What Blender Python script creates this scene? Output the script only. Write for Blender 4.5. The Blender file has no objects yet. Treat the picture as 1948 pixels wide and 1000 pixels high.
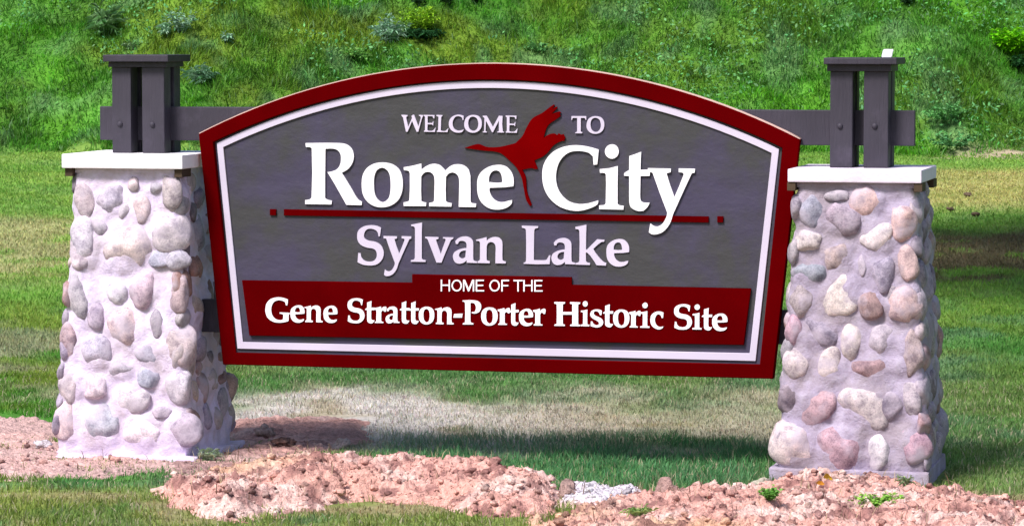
import bpy, bmesh, math, random
import numpy as np
from mathutils import Vector, Matrix, noise as mnoise
random.seed(7)
RNG = np.random.default_rng(7)
R = math.radians
scene = bpy.context.scene
COL = scene.collection

# ------------------------------------------------------------------ camera
F = 6400.0                 # focal length in photograph pixels (1948 wide)
HC = 1.9
PITCH = math.atan(430 / F)
cam = bpy.data.cameras.new('camera')
cam.sensor_width = 36
cam.lens = F / 1948 * 36
cam.clip_start = 0.5
cam.clip_end = 2000
camo = bpy.data.objects.new('camera', cam)
COL.objects.link(camo)
camo.location = (0, 0, HC)
camo.rotation_euler = (math.pi / 2 - PITCH, 0, 0)
scene.camera = camo

# ------------------------------------------------------------------ light
SUN = Vector((-0.40, -0.50, 0.80)).normalized()       # towards the sun
w = bpy.data.worlds.new('World')
scene.world = w
w.use_nodes = True
nt = w.node_tree
bg = nt.nodes['Background']
sky = nt.nodes.new('ShaderNodeTexSky')
sky.sky_type = 'NISHITA'
sky.sun_disc = False
sky.sun_elevation = math.asin(SUN.z)
sky.sun_rotation = math.atan2(SUN.x, SUN.y)
sky.dust_density = 2.5
nt.links.new(sky.outputs[0], bg.inputs[0])
bg.inputs[1].default_value = 0.095
sl = bpy.data.lights.new('sun', 'SUN')
sl.energy = 3.35
sl.angle = R(16.0)
sl.color = (1.0, 0.96, 0.92)
so = bpy.data.objects.new('sun', sl)
COL.objects.link(so)
so.rotation_euler = SUN.to_track_quat('Z', 'Y').to_euler()
so.location = (0, 0, 20)
scene.view_settings.view_transform = 'Standard'
scene.view_settings.look = 'None'
scene.view_settings.exposure = 0.85
scene.view_settings.gamma = 1
scene.view_settings.use_curve_mapping = False

# ------------------------------------------------------------------ helpers
def tag(o, label=None, cat=None, group=None, kind=None):
    if label: o['label'] = label
    if cat: o['category'] = cat
    if group: o['group'] = group
    if kind: o['kind'] = kind
    return o

def link(name, me, mat=None, parent=None):
    o = bpy.data.objects.new(name, me)
    COL.objects.link(o)
    if mat is not None and me is not None:
        me.materials.clear(); me.materials.append(mat)
    if parent is not None:
        o.parent = parent
    return o

def empty(name, loc=(0, 0, 0), rot=None):
    o = bpy.data.objects.new(name, None)
    COL.objects.link(o)
    o.location = loc
    o.empty_display_size = 0.1
    if rot is not None: o.rotation_euler = rot
    return o

def mesh_np(name, V, Fc, smooth=False, colors=None):
    """V (n,3) float; Fc (m,k) int with one k, or a list of such arrays"""
    me = bpy.data.meshes.new(name)
    if not isinstance(Fc, list): Fc = [Fc]
    V = np.asarray(V, np.float32)
    me.vertices.add(len(V)); me.vertices.foreach_set('co', V.ravel())
    idx = np.concatenate([f.ravel() for f in Fc]).astype(np.int32)
    tot = np.concatenate([np.full(len(f), f.shape[1], np.int32) for f in Fc])
    st = np.concatenate([[0], np.cumsum(tot)[:-1]]).astype(np.int32)
    me.loops.add(len(idx)); me.loops.foreach_set('vertex_index', idx)
    me.polygons.add(len(tot)); me.polygons.foreach_set('loop_start', st)
    if smooth: me.polygons.foreach_set('use_smooth', np.ones(len(tot), bool))
    me.update(calc_edges=True)
    if colors is not None:
        at = me.color_attributes.new('Col', 'FLOAT_COLOR', 'POINT')
        c = np.ones((len(V), 4), np.float32); c[:, :3] = colors
        at.data.foreach_set('color', c.ravel())
    return me

def box_mesh(name, x0, x1, y0, y1, z0, z1, bev=0.0, seg=2):
    bm = bmesh.new()
    bmesh.ops.create_cube(bm, size=1)
    for v in bm.verts:
        v.co = Vector(((x0 + x1) / 2 + v.co.x * (x1 - x0), (y0 + y1) / 2 + v.co.y * (y1 - y0), (z0 + z1) / 2 + v.co.z * (z1 - z0)))
    if bev:
        bmesh.ops.bevel(bm, geom=list(bm.edges), offset=bev, segments=seg, profile=0.6, affect='EDGES')
    me = bpy.data.meshes.new(name); bm.to_mesh(me); bm.free()
    return me

def vnoise(x, y, s=1.0, seed=0, octaves=1):
    """smooth value noise on arrays, about 0..1"""
    out = np.zeros_like(x, dtype=float); amp = 1.0; tot = 0
    for o in range(octaves):
        X = x * s * 2 ** o + seed * 17.3 + 1000; Y = y * s * 2 ** o + seed * 9.1 + 1000
        xi = np.floor(X).astype(np.int64); yi = np.floor(Y).astype(np.int64)
        fx = X - xi; fy = Y - yi
        fx = fx * fx * (3 - 2 * fx); fy = fy * fy * (3 - 2 * fy)
        def h(a, b):
            n = (a * 374761393 + b * 668265263 + seed * 1442695041 + o * 97) & 0xffffffff
            n = ((n ^ (n >> 13)) * 1274126177) & 0xffffffff
            n = n ^ (n >> 16)
            return (n & 0xffff) / 65535.0
        v = (h(xi, yi) * (1 - fx) + h(xi + 1, yi) * fx) * (1 - fy) + (h(xi, yi + 1) * (1 - fx) + h(xi + 1, yi + 1) * fx) * fy
        out += v * amp; tot += amp; amp *= 0.5
    return out / tot

def sstep(a, b, x):
    t = np.clip((x - a) / (b - a), 0, 1)
    return t * t * (3 - 2 * t)

def s2l(c):
    return tuple(((v / 255) / 12.92 if v / 255 <= 0.04045 else ((v / 255 + 0.055) / 1.055) ** 2.4) for v in c)

# ------------------------------------------------------------------ measured geometry
FWD = Vector((0, math.cos(PITCH), -math.sin(PITCH)))
UPV = Vector((0, math.sin(PITCH), math.cos(PITCH)))
EYE = Vector((0, 0, HC))
def ray(px, py):
    return Vector((1, 0, 0)) * ((px - 974) / F) - UPV * ((py - 500) / F) + FWD
YAW = R(13.5)
U = Vector((math.cos(YAW), -math.sin(YAW), 0))       # along the sign, to the right
N = Vector((-math.sin(YAW), -math.cos(YAW), 0))      # out of the sign's face
O0 = EYE + ray(974, 430) * 14.95
O0 = Vector((O0.x, O0.y, 0))
def on_face(px, py, n=0.0):
    """point of the photograph on the plane n metres in front of the sign's middle plane -> (u, z)"""
    d = ray(px, py)
    t = ((O0 + N * n) - EYE).dot(N) / d.dot(N)
    p = EYE + d * t
    return ((p - O0).dot(U), p.z)
def loc(u, n, z):
    p = O0 + U * u + N * n
    return (p.x, p.y, z)
SROT = (0, 0, -YAW)    # local x = U, local -y = N
def ground_px(X, Y):
    """where a ground-level point (z=0) lies, in photograph pixels"""
    dz = -HC
    dep = Y * math.cos(PITCH) - dz * math.sin(PITCH)
    up = Y * math.sin(PITCH) + dz * math.cos(PITCH)
    return 974 + F * X / dep, 500 - F * up / dep

def on_ground(px, py, z=0.0):
    d = ray(px, py); t = (z - HC) / d.z
    p = EYE + d * t
    return p.x, p.y

# ------------------------------------------------------------------ materials
def new_mat(name):
    m = bpy.data.materials.new(name); m.use_nodes = True
    return m, m.node_tree, m.node_tree.nodes['Principled BSDF']
def nd(t, kind, **kw):
    n = t.nodes.new(kind)
    for k, v in kw.items():
        if k.startswith('i_'):
            key = k[2:]
            n.inputs[int(key) if key.isdigit() else key].default_value = v
        else: setattr(n, k, v)
    return n
def noise_node(t, scale, detail=4, rough=0.55, vec=None):
    n = nd(t, 'ShaderNodeTexNoise'); n.inputs['Scale'].default_value = scale
    n.inputs['Detail'].default_value = detail; n.inputs['Roughness'].default_value = rough
    if vec is None:
        vec = nd(t, 'ShaderNodeNewGeometry').outputs['Position']
    t.links.new(vec, n.inputs['Vector'])
    return n
def ramp(t, src, stops):
    r = nd(t, 'ShaderNodeValToRGB')
    while len(r.color_ramp.elements) > 1: r.color_ramp.elements.remove(r.color_ramp.elements[-1])
    for i, (p, c) in enumerate(stops):
        e = r.color_ramp.elements[0] if i == 0 else r.color_ramp.elements.new(p)
        e.position = p; e.color = (*c, 1)
    t.links.new(src, r.inputs[0])
    return r
def bump(t, src, strength, dist, bsdf):
    b = nd(t, 'ShaderNodeBump'); b.inputs['Strength'].default_value = strength; b.inputs['Distance'].default_value = dist
    t.links.new(src, b.inputs['Height']); t.links.new(b.outputs[0], bsdf.inputs['Normal'])
    return b
def mixc(t, fac, a, b, mode='MIX'):
    m = nd(t, 'ShaderNodeMix', data_type='RGBA', blend_type=mode)
    if isinstance(fac, float): m.inputs[0].default_value = fac
    else: t.links.new(fac, m.inputs[0])
    for i, v in ((6, a), (7, b)):
        if isinstance(v, tuple): m.inputs[i].default_value = (*v, 1)
        else: t.links.new(v, m.inputs[i])
    return m.outputs[2]

def painted(name, c, var=0.16, rough=0.5, bstr=0.25, bscale=60, spec=0.35, stain=None, grain=None, bd=0.002, sth=(0.55, 0.75)):
    m, t, b = new_mat(name)
    n1 = noise_node(t, 3.0, 5)
    gv = None
    if grain:
        mp_ = nd(t, 'ShaderNodeMapping'); mp_.inputs['Scale'].default_value = grain
        t.links.new(nd(t, 'ShaderNodeTexCoord').outputs['Object'], mp_.inputs['Vector']); gv = mp_.outputs[0]
    n2 = noise_node(t, bscale, 5, 0.6, gv)
    lo = tuple(v * (1 - var) for v in c); hi = tuple(min(1, v * (1 + var)) for v in c)
    r = ramp(t, n1.outputs['Fac'], [(0.3, lo), (0.7, hi)])
    colr = r.outputs[0]
    if stain:
        n3 = noise_node(t, 5.0, 6, 0.65)
        rr = ramp(t, n3.outputs['Fac'], [(sth[0], (0, 0, 0)), (sth[1], (0.7, 0.7, 0.7))])
        colr = mixc(t, rr.outputs[0], colr, stain)
    t.links.new(colr, b.inputs['Base Color'])
    b.inputs['Roughness'].default_value = rough
    b.inputs['Specular IOR Level'].default_value = spec
    bump(t, n2.outputs['Fac'], bstr, bd, b)
    return m

M = {}
M['grey_timber'] = painted('grey_painted_timber', (0.037, 0.032, 0.047), 0.25, 0.6, 0.8, 22, 0.25, stain=(0.075, 0.062, 0.095), grain=(3, 3, 0.35), bd=0.005)
M['red'] = painted('dark_red_paint', (0.074, 0.0002, 0.0008), 0.16, 0.6, 0.2, 90, 0.0)
M['bird_red'] = painted('brighter_red_paint', (0.110, 0.0002, 0.0006), 0.2, 0.6, 0.2, 90, 0.0)
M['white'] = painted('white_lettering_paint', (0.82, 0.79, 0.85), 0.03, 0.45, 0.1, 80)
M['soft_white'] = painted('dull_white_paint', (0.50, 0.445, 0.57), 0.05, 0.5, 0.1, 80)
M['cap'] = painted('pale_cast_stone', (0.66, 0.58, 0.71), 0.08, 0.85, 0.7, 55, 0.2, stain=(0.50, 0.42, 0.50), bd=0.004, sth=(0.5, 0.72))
M['cap_left'] = painted('sunlit_white_cast_stone', (0.84, 0.80, 0.86), 0.05, 0.85, 0.7, 55, 0.2, stain=(0.66, 0.60, 0.68), bd=0.004, sth=(0.5, 0.72))  # lighter copy of the cap stone, painting in the left cap's stronger light
M['edge_highlight'] = painted('painted_edge_highlight', (0.55, 0.38, 0.34), 0.15, 0.7, 0.3, 60, 0.2)  # pale tone paints in the sun catching the board's top edge
M['wood'] = painted('raw_shim_wood', (0.055, 0.036, 0.024), 0.3, 0.8, 0.5, 40, 0.2)
# carved grey field: rippled, hammered relief
m, t, b = new_mat('carved_grey_field')
gp = nd(t, 'ShaderNodeNewGeometry').outputs['Position']
mp = nd(t, 'ShaderNodeMapping'); mp.inputs['Scale'].default_value = (1, 1, 1.5)
t.links.new(gp, mp.inputs['Vector'])
n1 = noise_node(t, 5.5, 3, 0.55, mp.outputs[0]); n2 = noise_node(t, 3.0, 5, 0.65); n3 = noise_node(t, 60, 4, 0.6, mp.outputs[0])
r = ramp(t, n2.outputs['Fac'], [(0.38, (0.046, 0.039, 0.074)), (0.50, (0.042, 0.038, 0.057)), (0.60, (0.041, 0.040, 0.044))])
t.links.new(r.outputs[0], b.inputs['Base Color'])
b.inputs['Roughness'].default_value = 0.55; b.inputs['Specular IOR Level'].default_value = 0.25
ad = nd(t, 'ShaderNodeMath', operation='MULTIPLY_ADD'); ad.inputs[1].default_value = 0.12
t.links.new(n3.outputs['Fac'], ad.inputs[0]); t.links.new(n1.outputs['Fac'], ad.inputs[2])
bump(t, ad.outputs[0], 0.42, 0.018, b)
M['field'] = m
# mortar: stronger light on the left pillar is painted in as a paler tone
def mortar_mat(name, k):
    m, t, b = new_mat(name)
    n1 = noise_node(t, 13, 8, 0.72); n2 = noise_node(t, 90, 5, 0.75); n3 = noise_node(t, 4.0, 6, 0.7)
    r = ramp(t, n1.outputs['Fac'], [(0.28, (0.35 * k, 0.29 * k, 0.41 * k)), (0.5, (0.48 * k, 0.41 * k, 0.56 * k)), (0.72, (0.58 * k, 0.52 * k, 0.66 * k))])
    r3 = ramp(t, n3.outputs['Fac'], [(0.42, (0, 0, 0)), (0.60, (0.7, 0.7, 0.7))])
    c = mixc(t, r3.outputs[0], r.outputs[0], (0.34 * k, 0.28 * k, 0.31 * k))
    t.links.new(c, b.inputs['Base Color']); b.inputs['Roughness'].default_value = 0.95; b.inputs['Specular IOR Level'].default_value = 0.1
    ad = nd(t, 'ShaderNodeMath', operation='MULTIPLY_ADD'); ad.inputs[1].default_value = 0.3
    t.links.new(n2.outputs['Fac'], ad.inputs[0]); t.links.new(n1.outputs['Fac'], ad.inputs[2])
    bump(t, ad.outputs[0], 0.9, 0.016, b)
    return m
M['mortar_left'] = mortar_mat('sunlit_pale_mortar', 1.36)
M['mortar_right'] = mortar_mat('shaded_violet_mortar', 0.80)

# field stone: hue from the object's own colour, mineral blotches and speckle on top
m, t, b = new_mat('field_stone')
oi = nd(t, 'ShaderNodeObjectInfo'); tc = nd(t, 'ShaderNodeTexCoord')
av = nd(t, 'ShaderNodeVectorMath', operation='MULTIPLY_ADD'); av.inputs[1].default_value = (1, 1, 1)
cmb = nd(t, 'ShaderNodeCombineXYZ'); ml = nd(t, 'ShaderNodeMath', operation='MULTIPLY'); ml.inputs[1].default_value = 50
t.links.new(oi.outputs['Random'], ml.inputs[0]); t.links.new(ml.outputs[0], cmb.inputs[0]); t.links.new(ml.outputs[0], cmb.inputs[2])
t.links.new(tc.outputs['Object'], av.inputs[0]); t.links.new(cmb.outputs[0], av.inputs[2])
n1 = noise_node(t, 22, 5, 0.6, av.outputs[0]); n2 = noise_node(t, 130, 4, 0.7, av.outputs[0]); n3 = noise_node(t, 9, 3, 0.6, av.outputs[0])
r1 = ramp(t, n1.outputs['Fac'], [(0.32, (0.52, 0.50, 0.56)), (0.5, (0.95, 0.95, 0.95)), (0.7, (1.3, 1.25, 1.25))])
c = mixc(t, 1.0, oi.outputs['Color'], r1.outputs[0], 'MULTIPLY')
r2 = ramp(t, n2.outputs['Fac'], [(0.36, (0.62, 0.6, 0.66)), (0.5, (1, 1, 1)), (0.68, (1.22, 1.2, 1.22))])
c = mixc(t, 0.8, c, r2.outputs[0], 'MULTIPLY')
r3 = ramp(t, n3.outputs['Fac'], [(0.46, (0, 0, 0)), (0.66, (0.75, 0.75, 0.75))])
c = mixc(t, r3.outputs[0], c, (0.42, 0.36, 0.44))
t.links.new(c, b.inputs['Base Color']); b.inputs['Roughness'].default_value = 0.8; b.inputs['Specular IOR Level'].default_value = 0.2
ad = nd(t, 'ShaderNodeMath', operation='MULTIPLY_ADD'); ad.inputs[1].default_value = 0.3
t.links.new(n2.outputs['Fac'], ad.inputs[0]); t.links.new(n1.outputs['Fac'], ad.inputs[2])
bump(t, ad.outputs[0], 0.5, 0.008, b)
M['stone'] = m
# things coloured by their own vertex colour
def vcol_mat(name, rough=0.9, nscale=40, amp=0.25, bstr=0.6, bdist=0.01, trans=0.0):
    m, t, b = new_mat(name)
    a = nd(t, 'ShaderNodeVertexColor', layer_name='Col')
    n1 = noise_node(t, nscale, 5, 0.65)
    r = ramp(t, n1.outputs['Fac'], [(0.3, (1 - amp,) * 3), (0.7, (1 + amp,) * 3)])
    c = mixc(t, 1.0, a.outputs[0], r.outputs[0], 'MULTIPLY')
    t.links.new(c, b.inputs['Base Color'])
    b.inputs['Roughness'].default_value = rough; b.inputs['Specular IOR Level'].default_value = 0.15
    if bstr: bump(t, n1.outputs['Fac'], bstr, bdist, b)
    if trans:
        tr = nd(t, 'ShaderNodeBsdfTranslucent'); mx = nd(t, 'ShaderNodeMixShader'); mx.inputs[0].default_value = trans
        t.links.new(c, tr.inputs[0]); t.links.new(b.outputs[0], mx.inputs[1]); t.links.new(tr.outputs[0], mx.inputs[2])
        t.links.new(mx.outputs[0], t.nodes['Material Output'].inputs[0])
    return m
M['ground'] = vcol_mat('ground_turf', 0.95, 25, 0.3, 0.8, 0.02)
M['soil'] = vcol_mat('crumbly_pink_clay', 0.95, 48, 0.42, 1.0, 0.03)
M['grass'] = vcol_mat('grass_blade', 0.6, 6, 0.12, 0, 0, 0.45)
M['leaf'] = vcol_mat('leaf', 0.5, 20, 0.15, 0, 0, 0.3)
M['bark'] = painted('bark', (0.10, 0.07, 0.05), 0.3, 0.9, 1.0, 25, 0.1)

# ------------------------------------------------------------------ terrain
FOOT = 40.0
def foot_line(x): return FOOT + 0.5 * np.sin(x * 0.7 + 1) + 0.25 * np.sin(x * 2.1)
def terrain(x, y):
    x = np.asarray(x, float); y = np.asarray(y, float)
    z = 0.525 * sstep(0, 1, (y - 17) / 23 * 0.5) * 2 * np.where(y < 40, 1, 1)
    z = np.where(y < 17, 0, np.minimum((y - 17) / 23, 1) * 0.525)
    fl = foot_line(x)
    up = np.clip(y - fl, 0, 40)
    hill = up * 0.54 * sstep(0, 0.8, up) + 0.0
    hill = np.where(y > fl + 25, 25 * 0.54 + (np.clip(y - fl - 25, 0, 400)) * 0.06, np.minimum(hill, 25 * 0.54))
    z = z + hill
    bumps = (vnoise(x, y, 0.8, 3, 2) - 0.5)
    z = z + bumps * np.where(y > fl, 0.30, 0.05) * sstep(16.5, 20, y) + (vnoise(x, y, 2.5, 5) - 0.5) * np.where(y > fl, 0.16, 0.01)
    return z

def inpoly(px, py, poly):
    inside = np.zeros(px.shape, bool)
    n = len(poly); j = n - 1
    for i in range(n):
        xi, yi = poly[i]; xj, yj = poly[j]
        c = ((yi > py) != (yj > py)) & (px < (xj - xi) * (py - yi) / (yj - yi + 1e-9) + xi)
        inside ^= c; j = i
    return inside
def polydist(px, py, poly):
    """signed distance in photograph pixels, positive inside (y stretched: the ground recedes)"""
    d = np.full(px.shape, 1e9); n = len(poly); ys = 2.2
    for i in range(n):
        x0, y0 = poly[i - 1]; x1, y1 = poly[i]; y0 *= ys; y1 *= ys; Y = py * ys
        vx, vy = x1 - x0, y1 - y0
        tt = np.clip(((px - x0) * vx + (Y - y0) * vy) / (vx * vx + vy * vy + 1e-9), 0, 1)
        d = np.minimum(d, np.hypot(px - x0 - tt * vx, Y - y0 - tt * vy))
    return np.where(inpoly(px, py, poly), d, -d)

MOUND = [(280, 938), (420, 905), (560, 890), (640, 884), (740, 890), (900, 898), (1010, 922), (1075, 958), (1030, 990), (900, 972), (800, 958), (640, 960), (540, 975), (430, 985), (340, 968)]
BANK = [(1235, 945), (1300, 940), (1400, 945), (1460, 925), (1560, 918), (1700, 926), (1800, 945), (1960, 968), (2200, 990), (2200, 1400), (900, 1400), (1000, 1010), (1150, 978)]
CHALK = [(1050, 945), (1120, 930), (1240, 945), (1260, 962), (1160, 982), (1070, 972)]
FLAT = [[(-200, 775), (60, 785), (115, 800), (120, 862), (380, 870), (450, 850), (440, 775), (560, 785), (720, 800), (705, 835), (560, 875), (430, 898), (240, 905), (90, 908), (-200, 925)]]
def zones(x, y):
    """masks of the near ground, 0..1: mound, bank, chalk, flat soil, and the same as signed distances"""
    px, py = ground_px(x, y)
    jx = (vnoise(x, y, 3.5, 11, 4) - 0.5) * 90; jy = (vnoise(x, y, 5.5, 12, 4) - 0.5) * 36
    px = px + jx; py = py + jy
    return [polydist(px, py, MOUND), polydist(px, py, BANK), polydist(px, py, CHALK), polydist(px, py, FLAT[0])]

def lawn_colour(x, y):
    """turf colour (albedo) by place"""
    n = vnoise(x, y, 0.9, 21, 3); n2 = vnoise(x, y, 2.6, 22, 2); n3 = vnoise(x, y, 9, 23, 2)
    green = np.stack([0.060 + 0 * x, 0.220 + 0 * x, 0.025 + 0 * x], -1)
    olive = np.array([0.175, 0.255, 0.040]); blue = np.array([0.065, 0.195, 0.085]); dry = np.array([0.42, 0.35, 0.27]); straw = np.array([0.58, 0.54, 0.52])
    def mix(c, d, k): return c * (1 - k[..., None]) + d * k[..., None]
    right = sstep(2.2, 3.0, x)
    c = mix(green, olive, sstep(0.40, 0.62, n) * (1 - 0.5 * right))
    c = mix(c, blue, sstep(0.5, 0.75, n2) * 0.8)
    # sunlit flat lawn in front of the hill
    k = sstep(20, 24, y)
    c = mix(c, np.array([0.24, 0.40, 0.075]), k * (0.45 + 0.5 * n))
    k = sstep(23.0, 25.0, y) * (1 - sstep(29.0, 31, y)) * (1 - sstep(-2.5, -1.0, x)) * sstep(0.3, 0.55, n2 + 0.1)
    c = mix(c, np.array([0.42, 0.38, 0.20]), k * 0.75)
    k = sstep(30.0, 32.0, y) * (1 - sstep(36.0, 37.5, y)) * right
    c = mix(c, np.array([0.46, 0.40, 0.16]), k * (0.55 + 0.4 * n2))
    k = (1 - sstep(19.5, 22.0, y)) * sstep(-1.9, -1.4, x) * (1 - 0.6 * right)
    c = mix(c, np.array([0.15, 0.245, 0.115]), k * (0.35 + 0.5 * n2))
    # worn turf behind the sign
    jn = vnoise(x, y, 2.2, 34, 4) - 0.5
    band = sstep(15.2, 15.9, y + jn * 1.6) * (1 - sstep(16.8, 18.3, y + jn * 2.0)) * sstep(-1.75, -1.3, x) * (1 - sstep(1.35, 1.75, x))
    k = band * sstep(0.25, 0.5, vnoise(x, y, 1.6, 31, 4) + 0.14)
    c = mix(c, mix(np.ones(x.shape + (1,)) * dry, np.array([0.33, 0.29, 0.18]), sstep(0.2, 0.9, x)), k * 0.9)
    k2 = band * (1 - 0.75 * sstep(-0.6, 0.4, x)) * sstep(0.35, 0.55, n2 + 0.12)
    c = mix(c, straw, k2 * 0.9)
    k = sstep(16, 17.5, y) * (1 - sstep(20, 22, y)) * (1 - sstep(-2.0, -1.6, x)) * sstep(0.35, 0.6, n2)
    c = mix(c, np.array([0.34, 0.32, 0.20]), k * 0.7)
    # tired turf along the front
    k = (1 - sstep(13.9, 14.3, y)) * sstep(0.25, 0.6, vnoise(x, y, 3.0, 36, 3) + 0.1)
    c = mix(c, np.array([0.22, 0.27, 0.065]), k * 0.85)
    k = (1 - sstep(13.9, 14.5, y)) * sstep(0.52, 0.68, vnoise(x, y, 2.4, 37, 4))
    c = mix(c, np.array([0.34, 0.27, 0.16]), k * 0.7)
    # leaf litter on the right
    jl = (vnoise(x, y * 0.5, 0.8, 35, 3) - 0.5) * 7 + (x - 3.6) * 1.0
    k = sstep(23.5, 24.5, y - jl) * (1 - sstep(27.5, 29.0, y - jl)) * sstep(2.4, 3.0, x) * sstep(0.30, 0.5, n2 + 0.1)
    c = mix(c, np.array([0.15, 0.105, 0.07]), k * 0.9)
    c = c * (0.75 + 0.5 * n3)[..., None]
    return c

def hill_colour(x, y):
    n = vnoise(x, y * 1.2, 0.8, 41, 3); n2 = vnoise(x, y, 2.2, 42, 2); n3 = vnoise(x, y, 6, 43, 2)
    def mix(c, d, k): return c * (1 - k[..., None]) + d * k[..., None]
    c = np.stack([0.055 + 0 * x, 0.195 + 0 * x, 0.018 + 0 * x], -1)
    c = mix(c, np.array([0.125, 0.225, 0.018]), sstep(0.42, 0.68, n) * (1 - 0.6 * sstep(-1, 3, x)))
    c = mix(c, np.array([0.110, 0.245, 0.085]), sstep(0.52, 0.72, n2) * 0.75)
    c = mix(c, np.array([0.085, 0.30, 0.010]), sstep(0.54, 0.74, 1 - n) * 0.6)
    return c * (0.50 + 1.0 * n3)[..., None]

def axis(segs):
    out = []
    for a, b_, s in segs:
        k = max(1, int(round((b_ - a) / s)))
        out.append(np.linspace(a, b_, k, endpoint=False))
    out.append(np.array([segs[-1][1]]))
    return np.concatenate(out)
gx = axis([(-400, -60, 20), (-60, -12, 3), (-12, -5, 0.35), (-5, 5.5, 0.07), (5.5, 14, 0.35), (14, 60, 3), (60, 400, 20)])
gy = axis([(-60, 0, 6), (0, 12.4, 1), (12.4, 18.6, 0.06), (18.6, 38.5, 0.2), (38.5, 47, 0.09), (47, 70, 1), (70, 500, 20)])
GX, GY = np.meshgrid(gx, gy)
GZ = terrain(GX, GY) - 0.004
V = np.stack([GX.ravel(), GY.ravel(), GZ.ravel()], -1)
nx, ny = len(gx), len(gy)
ii = np.arange(nx * ny).reshape(ny, nx)
Q = np.stack([ii[:-1, :-1].ravel(), ii[:-1, 1:].ravel(), ii[1:, 1:].ravel(), ii[1:, :-1].ravel()], -1)
fl = foot_line(V[:, 0])
kk = sstep(-0.2, 0.3, V[:, 1] - fl)[:, None]
colr = lawn_colour(V[:, 0], V[:, 1]) * (1 - kk) + hill_colour(V[:, 0], V[:, 1]) * kk
colr = colr * 0.75 + np.array([0.05, 0.04, 0.02]) * 0.25
# bare strip at the foot of the hill on the right
k = np.exp(-((V[:, 1] - fl + 0.1) / 0.35) ** 2) * sstep(4.6, 5.2, V[:, 0]) * (1 - sstep(5.9, 6.6, V[:, 0]))
colr = colr * (1 - k[:, None]) + np.array([0.36, 0.28, 0.21]) * k[:, None]
ground = link('ground', mesh_np('ground', V, Q, True, colr), M['ground'])
tag(ground, 'lawn ground rising into a green hillside behind the sign', kind='structure')

# soil: pink clay mound, bank and worn patches, one fine relief sheet that dips under the turf at its rim
DXS, DYS = 0.0095, 0.0135
sx = np.arange(-2.7, 2.95, DXS); sy = np.arange(12.0, 16.6, DYS)
SX, SY = np.meshgrid(sx, sy)
zm, zb, zc, zf = zones(SX, SY)
fine = vnoise(SX, SY, 9, 51, 4) - 0.5; mid = vnoise(SX, SY, 3.3, 52, 3) - 0.5; rid = np.abs(vnoise(SX, SY, 14, 53, 3) - 0.5) * 2
tiny = vnoise(SX, SY, 38, 54, 2) - 0.5; fibre = np.abs(vnoise(SX * 1.0, SY * 1.0, 30, 56, 3) - 0.5) * -2 + 0.5
def relief(zm, zb, zc, zf):
    hm = 0.108 * (1 - np.exp(-np.clip(zm, 0, None) / 38)) * (0.75 + 1.0 * mid)
    hb = 0.085 * (1 - np.exp(-np.clip(zb, 0, None) / 45)) * (0.70 + 1.3 * mid)
    hc = 0.045 * (1 - np.exp(-np.clip(zc, 0, None) / 25))
    hf = 0.010 * sstep(0, 30, zf)
    h = np.maximum.reduce([hm, hb, hc, hf])
    rough = np.maximum.reduce([sstep(-4, 25, zm), sstep(-4, 25, zb), sstep(0, 15, zc) * 0.5, sstep(0, 20, zf) * 0.40])
    h = h + rough * (fine * 0.080 + tiny * 0.046 + fibre * 0.034 - rid * 0.018 + 0.014)
    d = np.maximum.reduce([zm, zb, zc, zf])
    return np.where(d > 0, np.maximum(h, -0.01), np.clip(d / 8, -3, 0) * 0.01), d
SZ, SD = relief(zm, zb, zc, zf)
def soil_colour(x, y, zm, zb, zc, zf):
    n = vnoise(x, y, 5, 61, 3); n2 = vnoise(x, y, 13, 62, 4); n3 = vnoise(x, y, 1.6, 63, 2)
    def mix(c, d, k): return c * (1 - k[..., None]) + d * k[..., None]
    c = np.stack([0.69 + 0 * x, 0.375 + 0 * x, 0.325 + 0 * x], -1)
    c = mix(c, np.array([0.80, 0.58, 0.54]), sstep(0.46, 0.70, n) * 0.7)
    c = mix(c, np.array([0.60, 0.37, 0.22]), sstep(0.5, 0.8, n3) * 0.7)
    c = mix(c, np.array([0.24, 0.11, 0.105]), sstep(0.54, 0.68, n2) * 0.8)
    fl_ = (zf > np.maximum(zm, zb)) & (zc < 0)
    c = mix(c, np.array([0.36, 0.225, 0.22]), np.where(fl_, 0.35 + 0.6 * sstep(0.35, 0.6, n3), 0.0))
    c = mix(c, np.array([0.68, 0.62, 0.70]), sstep(2, 14, zc))
    return c
SC = soil_colour(SX, SY, zm, zb, zc, zf)
px_, py_ = ground_px(SX, SY)
# paler flat soil left of the left pillar
kleft = (zf > 0) & (px_ < 330) & (zm < 0)
SC = np.where(kleft[..., None], SC * 0.5 + np.array([0.74, 0.50, 0.48]) * 0.5, SC)
nyy, nxx = SX.shape
ii = np.arange(nxx * nyy).reshape(nyy, nxx)
keep = (SD > -6)
kq = keep[:-1, :-1] | keep[1:, 1:] | keep[:-1, 1:] | keep[1:, :-1]
Q = np.stack([ii[:-1, :-1][kq], ii[:-1, 1:][kq], ii[1:, 1:][kq], ii[1:, :-1][kq]], -1)
used = np.unique(Q); remap = np.full(nxx * nyy, -1); remap[used] = np.arange(len(used))
Vs = np.stack([SX.ravel(), SY.ravel(), SZ.ravel()], -1)[used]
soil = link('soil', mesh_np('soil', Vs, remap[Q], True, SC.reshape(-1, 3)[used]), M['soil'])
tag(soil, 'bare pink clay thrown up in a rough bank in front of the sign', kind='structure')
def soil_h(x, y):
    i = int(round((x - sx[0]) / DXS)); j = int(round((y - sy[0]) / DYS))
    if 0 <= i < nxx and 0 <= j < nyy and SD[j, i] > 0: return max(SZ[j, i], 0)
    return 0.0

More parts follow.
